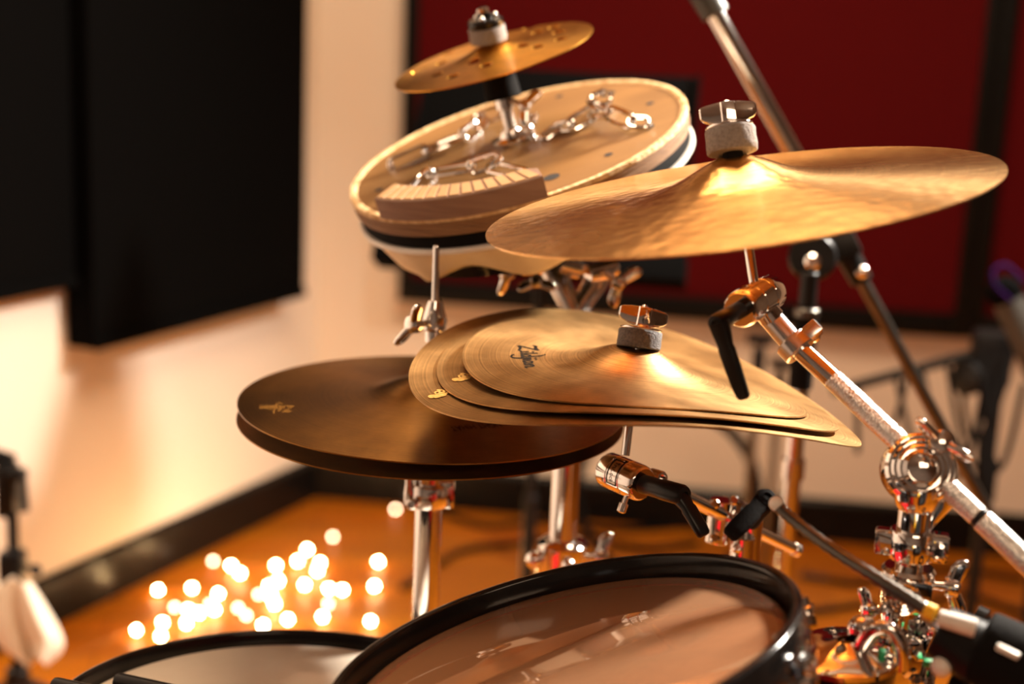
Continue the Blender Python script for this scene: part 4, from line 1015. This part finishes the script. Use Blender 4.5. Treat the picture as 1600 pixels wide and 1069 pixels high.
# ------------------------------------------------------------------ music stand
m0 = P(842, 436, 2.55); m1 = P(842, 112, 2.66)
e0 = atz(622, 420, m0.z); e1 = atz(1060, 452, m0.z)
mdx = (e1 - e0); mdx.z = 0; mdx.normalize(); mc0 = (e0 + e1) / 2
mup = (m1 - m0); Lm = mup.length
mup = (mup - mdx * mup.dot(mdx)).normalized(); mnr = mdx.cross(mup).normalized()
Wm = (e1 - e0).length
ms = thing('music_stand', 'black music stand standing behind the wooden drum', 'music stand', V((mc0.x, mc0.y, 0)))
def mm(u, v, w_): return mc0 + mdx * u + mup * v + mnr * w_
fmD = M4((mdx, mup, mnr)).transposed().to_4x4(); fmD.translation = mm(0, Lm / 2, 0)
MB().box(fmD, Wm, Lm, .004, .0012).build('desk', 'panel_black', ms, 30)
fmL = fmD.copy(); fmL.translation = mm(-.012, .022, .028)
MB().box(fmL, Wm + .050, .048, .058, .003).build('lip', 'panel_black', ms, 30)
for u in (-Wm / 2, Wm / 2):
    f2 = fmD.copy(); f2.translation = mm(u, Lm / 2, .006); MB().box(f2, .006, Lm, .014, .001).build('edge_flange', 'panel_black', ms, 30)
pc = mm(0, .06, -.03)
MB().box(frame(pc, mnr, mdx), .10, .08, .05, .006).build('tilt_bracket', 'black_plastic', ms, 30)
MB().cyl((pc.x, pc.y, .40), (pc.x, pc.y, pc.z), .0095, seg=20).build('upper_tube', 'black_plastic', ms)
MB().cyl((pc.x, pc.y, .05), (pc.x, pc.y, .42), .0135, seg=20).build('lower_tube', 'black_plastic', ms)
for a in (.3, 2.4, 4.5):
    e = V((pc.x + .27 * math.cos(a), pc.y + .27 * math.sin(a), .012))
    lg = MB().tube([(pc.x, pc.y, .12), mixp((pc.x, pc.y, .12), e, .5) + V((0, 0, .02)), e], .012, 12).build('leg', 'black_plastic', ms)

# ------------------------------------------------------------------ slim stands, coil and cables by the back wall
def slim_stand(label, px, py, d, ztop_y, r):
    q = P(px, py, d); t = thing('slim_stand', label, 'stand', V((q.x, q.y, 0)), 'slim stands by the back wall')
    zt = P(px, ztop_y, d).z
    MB().cyl((q.x, q.y, .02), (q.x, q.y, zt), r, seg=20).build('tube', 'steel_grey', t)
    MB().lathe([(0, 0), (.11, 0), (.115, .004), (.11, .012), (.03, .020), (r, .024)], M4.Translation((q.x, q.y, 0)), 40).build('round_base', 'black_plastic', t)
    MB().cyl((q.x, q.y, zt - .09), (q.x, q.y, zt - .02), r * 1.5, seg=20).build('clutch', 'black_plastic', t)
    MB().box(frame((q.x, q.y, zt), (0, 0, 1), (1, -.2, 0)), .05, .02, .02, .004).build('clip', 'black_plastic', t, 30)
slim_stand('slim grey stand by the back wall, left of the boom stand', 1171, 740, 2.75, 520, .0085)
slim_stand('slim grey stand by the back wall, close beside the boom stand', 1207, 730, 3.0, 560, .0075)
cc = P(1042, 772, 3.35)
coil = thing('cable_coil', 'dark coiled cable leaning against the back wall', 'cable', V((cc.x, cc.y, 0)))
fc_ = frame(cc, NB + V((0, 0, .12)), (1, 0, 0)); Rk = cc.z - .012
for k in range(3):
    MB().tube([fc_ @ V(((Rk - .004 * k) * math.cos(2 * PI * j / 40), (Rk - .004 * k) * math.sin(2 * PI * j / 40), (k - 1) * .011)) for j in range(40)], .0085, 10, closed=True).build('cable_loop', 'black_rubber', coil)
MB().box(frame(fc_ @ V((0, Rk - .004, 0)), fc_.col[0].to_3d(), fc_.col[2].to_3d()), .042, .026, .014, .003).build('tie', 'black_plastic', coil)

# black stand with a cross arm and hanging cables, right edge
rp = P(1548, 680, 2.55)
rs = thing('cable_stand', 'black stand with cross arm and hanging cables at right edge', 'stand', V((rp.x, rp.y, 0)))
def rz(y): return P(1548, y, 2.55).z
MB().cyl((rp.x, rp.y, .06), (rp.x, rp.y, rz(560)), .0125, seg=24).build('post', 'black_plastic', rs)
MB().cyl((rp.x, rp.y, rz(790)), (rp.x, rp.y, rz(720)), .019, seg=24).build('post_grip', 'black_rubber', rs)
MB().cyl(P(1300, 612, 2.62), P(1570, 540, 2.52), .0095, seg=20).build('cross_arm', 'black_plastic', rs)
hb = MB().box(frame(P(1548, 560, 2.53), (0, 0, 1), (1, -.2, 0)), .07, .06, .10, .012).build('arm_clamp', 'black_plastic', rs, 30)
MB().lathe([(.012, 0), (.03, .004), (.032, .02), (.012, .026)], frame(P(1520, 590, 2.5), (-1, -.5, 0)), 24).build('clamp_knob', 'black_plastic', hb)
for k, (ax_, ay_, bx_, by_, sag) in enumerate([(1335, 604, 1420, 580, 60), (1400, 588, 1545, 565, 150), (1440, 578, 1550, 560, 120), (1480, 566, 1600, 600, 130), (1500, 560, 1550, 640, 40), (1340, 604, 1340, 640, 60)]):
    a = P(ax_, ay_, 2.55 - .01 * k); b = P(bx_, by_, 2.50); mid1 = P(ax_ * .75 + bx_ * .25, max(ay_, by_) + sag * .85, 2.53); mid2 = P(ax_ * .3 + bx_ * .7, max(ay_, by_) + sag, 2.51)
    MB().tube(curve_pts([a, mid1, mid2, b], 10), .0050, 10).build('hanging_cable', 'black_rubber', rs)
for k, dx in enumerate((-.02, .0, .022, .035)):
    MB().tube(curve_pts([P(1550, 550, 2.5) + V((dx, 0, 0)), P(1545 + dx * 500, 620, 2.5), P(1550 - k * 6, 700, 2.51), P(1542, 800, 2.52)], 8), .0065, 10).build('hanging_cable', 'black_rubber', rs)
tripod(rs, rp.x, rp.y, .34, .20, a0=.2, mt='black_plastic', r=.010)
# dark instrument case / neck leaning at the top right with a purple lead
gx = thing('leaning_microphone', 'dark microphone on angled arm at right edge, purple lead over it', 'microphone', P(1640, 600, 2.35))
MB().cyl(P(1572, 462, 2.4), P(1660, 640, 2.4), .026, .034, seg=28).build('body', 'collar_grey', gx)
MB().sphere(P(1570, 458, 2.4), .030, 20, 12).build('grille', 'panel_black', gx)
MB().tube(curve_pts([P(1580, 470, 2.37), P(1556, 448, 2.36), P(1552, 425, 2.36), P(1572, 415, 2.36), P(1600, 440, 2.36)], 8), .0040, 10).build('lead', 'purple_cable', gx)
MB().cyl(P(1640, 600, 2.4), P(1660, 640, 2.4), .036).build('collar', 'black_plastic', gx)
gq = P(1650, 620, 2.4)
MB().cyl((gq.x, gq.y, .02), gq, .011, seg=20).build('post', 'black_plastic', gx)
MB().lathe([(0, 0), (.12, 0), (.125, .004), (.12, .012), (.03, .02), (.011, .024)], M4.Translation((gq.x, gq.y, 0)), 40).build('round_base', 'black_plastic', gx)
# floor cables
for lab, pts in [('black cable lying on the floor behind the drum stand', [(650, 905), (720, 862), (800, 850), (900, 838), (1010, 858), (1090, 848)]),
                 ('black cable curving along the floor by the back wall', [(690, 800), (760, 822), (860, 815), (960, 828), (1080, 820)]),
                 ('black cable on the floor between boom stand and chrome stand', [(1290, 905), (1340, 912), (1380, 900), (1480, 890), (1600, 905)]),
                 ('black cable on the floor under the round chrome joint', [(1300, 952), (1360, 945), (1400, 962), (1500, 930), (1600, 960)])]:
    c = [atz(x, y, .008) for x, y in pts]
    t = thing('floor_cable', lab, 'cable', c[0], 'cables on the floor')
    MB().tube(curve_pts(c, 10), .0080, 10).build('cord', 'black_rubber', t)
    d = (c[1] - c[0]).normalized()
    MB().cyl(c[0] - d * .06, c[0] + d * .005, .0095, seg=16).build('plug', 'black_plastic', t)

# ------------------------------------------------------------------ stand with white cloth, left edge
lp = P(20, 830, 2.35)
ls = thing('microphone_stand', 'black microphone stand at the left edge of the photo', 'microphone stand', V((lp.x, lp.y, 0)))
MB().cyl((lp.x, lp.y, .04), (lp.x, lp.y, P(20, 800, 2.35).z), .0095, seg=20).build('post', 'black_plastic', ls)
MB().box(frame(P(12, 765, 2.35), (0, 0, 1), (1, 0, 0)), .030, .04, .090, .006).build('bracket', 'black_plastic', ls, 30)
MB().cyl(P(12, 742, 2.33), P(40, 742, 2.33), .012, seg=20).build('bracket_arm', 'black_plastic', ls)
MB().cyl(P(34, 745, 2.33), P(38, 800, 2.33), .0085, seg=20).build('clip', 'steel_grey', ls)
MB().box(frame(P(-2, 715, 2.36), (0.3, 0, 1), (1, 0, 0)), .05, .03, .02, .004).build('bracket_top', 'black_plastic', ls, 30)
MB().box(frame(P(20, 885, 2.35), (0, 0, 1), (1, 0, 0)), .040, .04, .055, .008).build('clamp', 'black_plastic', ls, 30)
MB().cyl(P(38, 885, 2.34), P(55, 891, 2.32), .005).build('knob_shaft', 'black_plastic', ls)
MB().sphere(P(56, 891, 2.32), .010, 16, 10).build('knob', 'black_plastic', ls)
tripod(ls, lp.x, lp.y, .26, .16, a0=.6, mt='black_plastic')
b = MB(); secs = []                    # cloth hung from the clamp, folded
rows = [(905, -6, 46), (935, -14, 62), (960, -22, 76), (985, -20, 92), (1005, -10, 104), (1022, 8, 92), (1036, 40, 74)]
for i, (yy, xl, xr) in enumerate(rows):
    sec = []
    for j in range(21):
        t = j / 20; x = xl + (xr - xl) * t
        dd = 2.31 + .022 * math.sin(t * 13 + i * .35) * min(1, .3 + i * .2) + .015 * math.sin(t * 5 + 1)
        sec.append(P(x, yy + 6 * math.sin(t * 9 + i), dd))
    secs.append(sec)
vs = [p for s_ in secs for p in s_]; fs = [(i * 21 + j, i * 21 + j + 1, (i + 1) * 21 + j + 1, (i + 1) * 21 + j) for i in range(len(rows) - 1) for j in range(20)]
b.add(vs, fs); clo = b.build('hanging_cloth', 'cloth_white', None, 80)
md2 = clo.modifiers.new('thickness', 'SOLIDIFY'); md2.thickness = .003
md3 = clo.modifiers.new('smooth', 'SUBSURF'); md3.levels = 1; md3.render_levels = 2
tag(clo, 'crumpled white cloth hanging from the stand at left edge', 'cloth')

for o in bpy.data.objects:
    if '_o' in o: del o['_o']
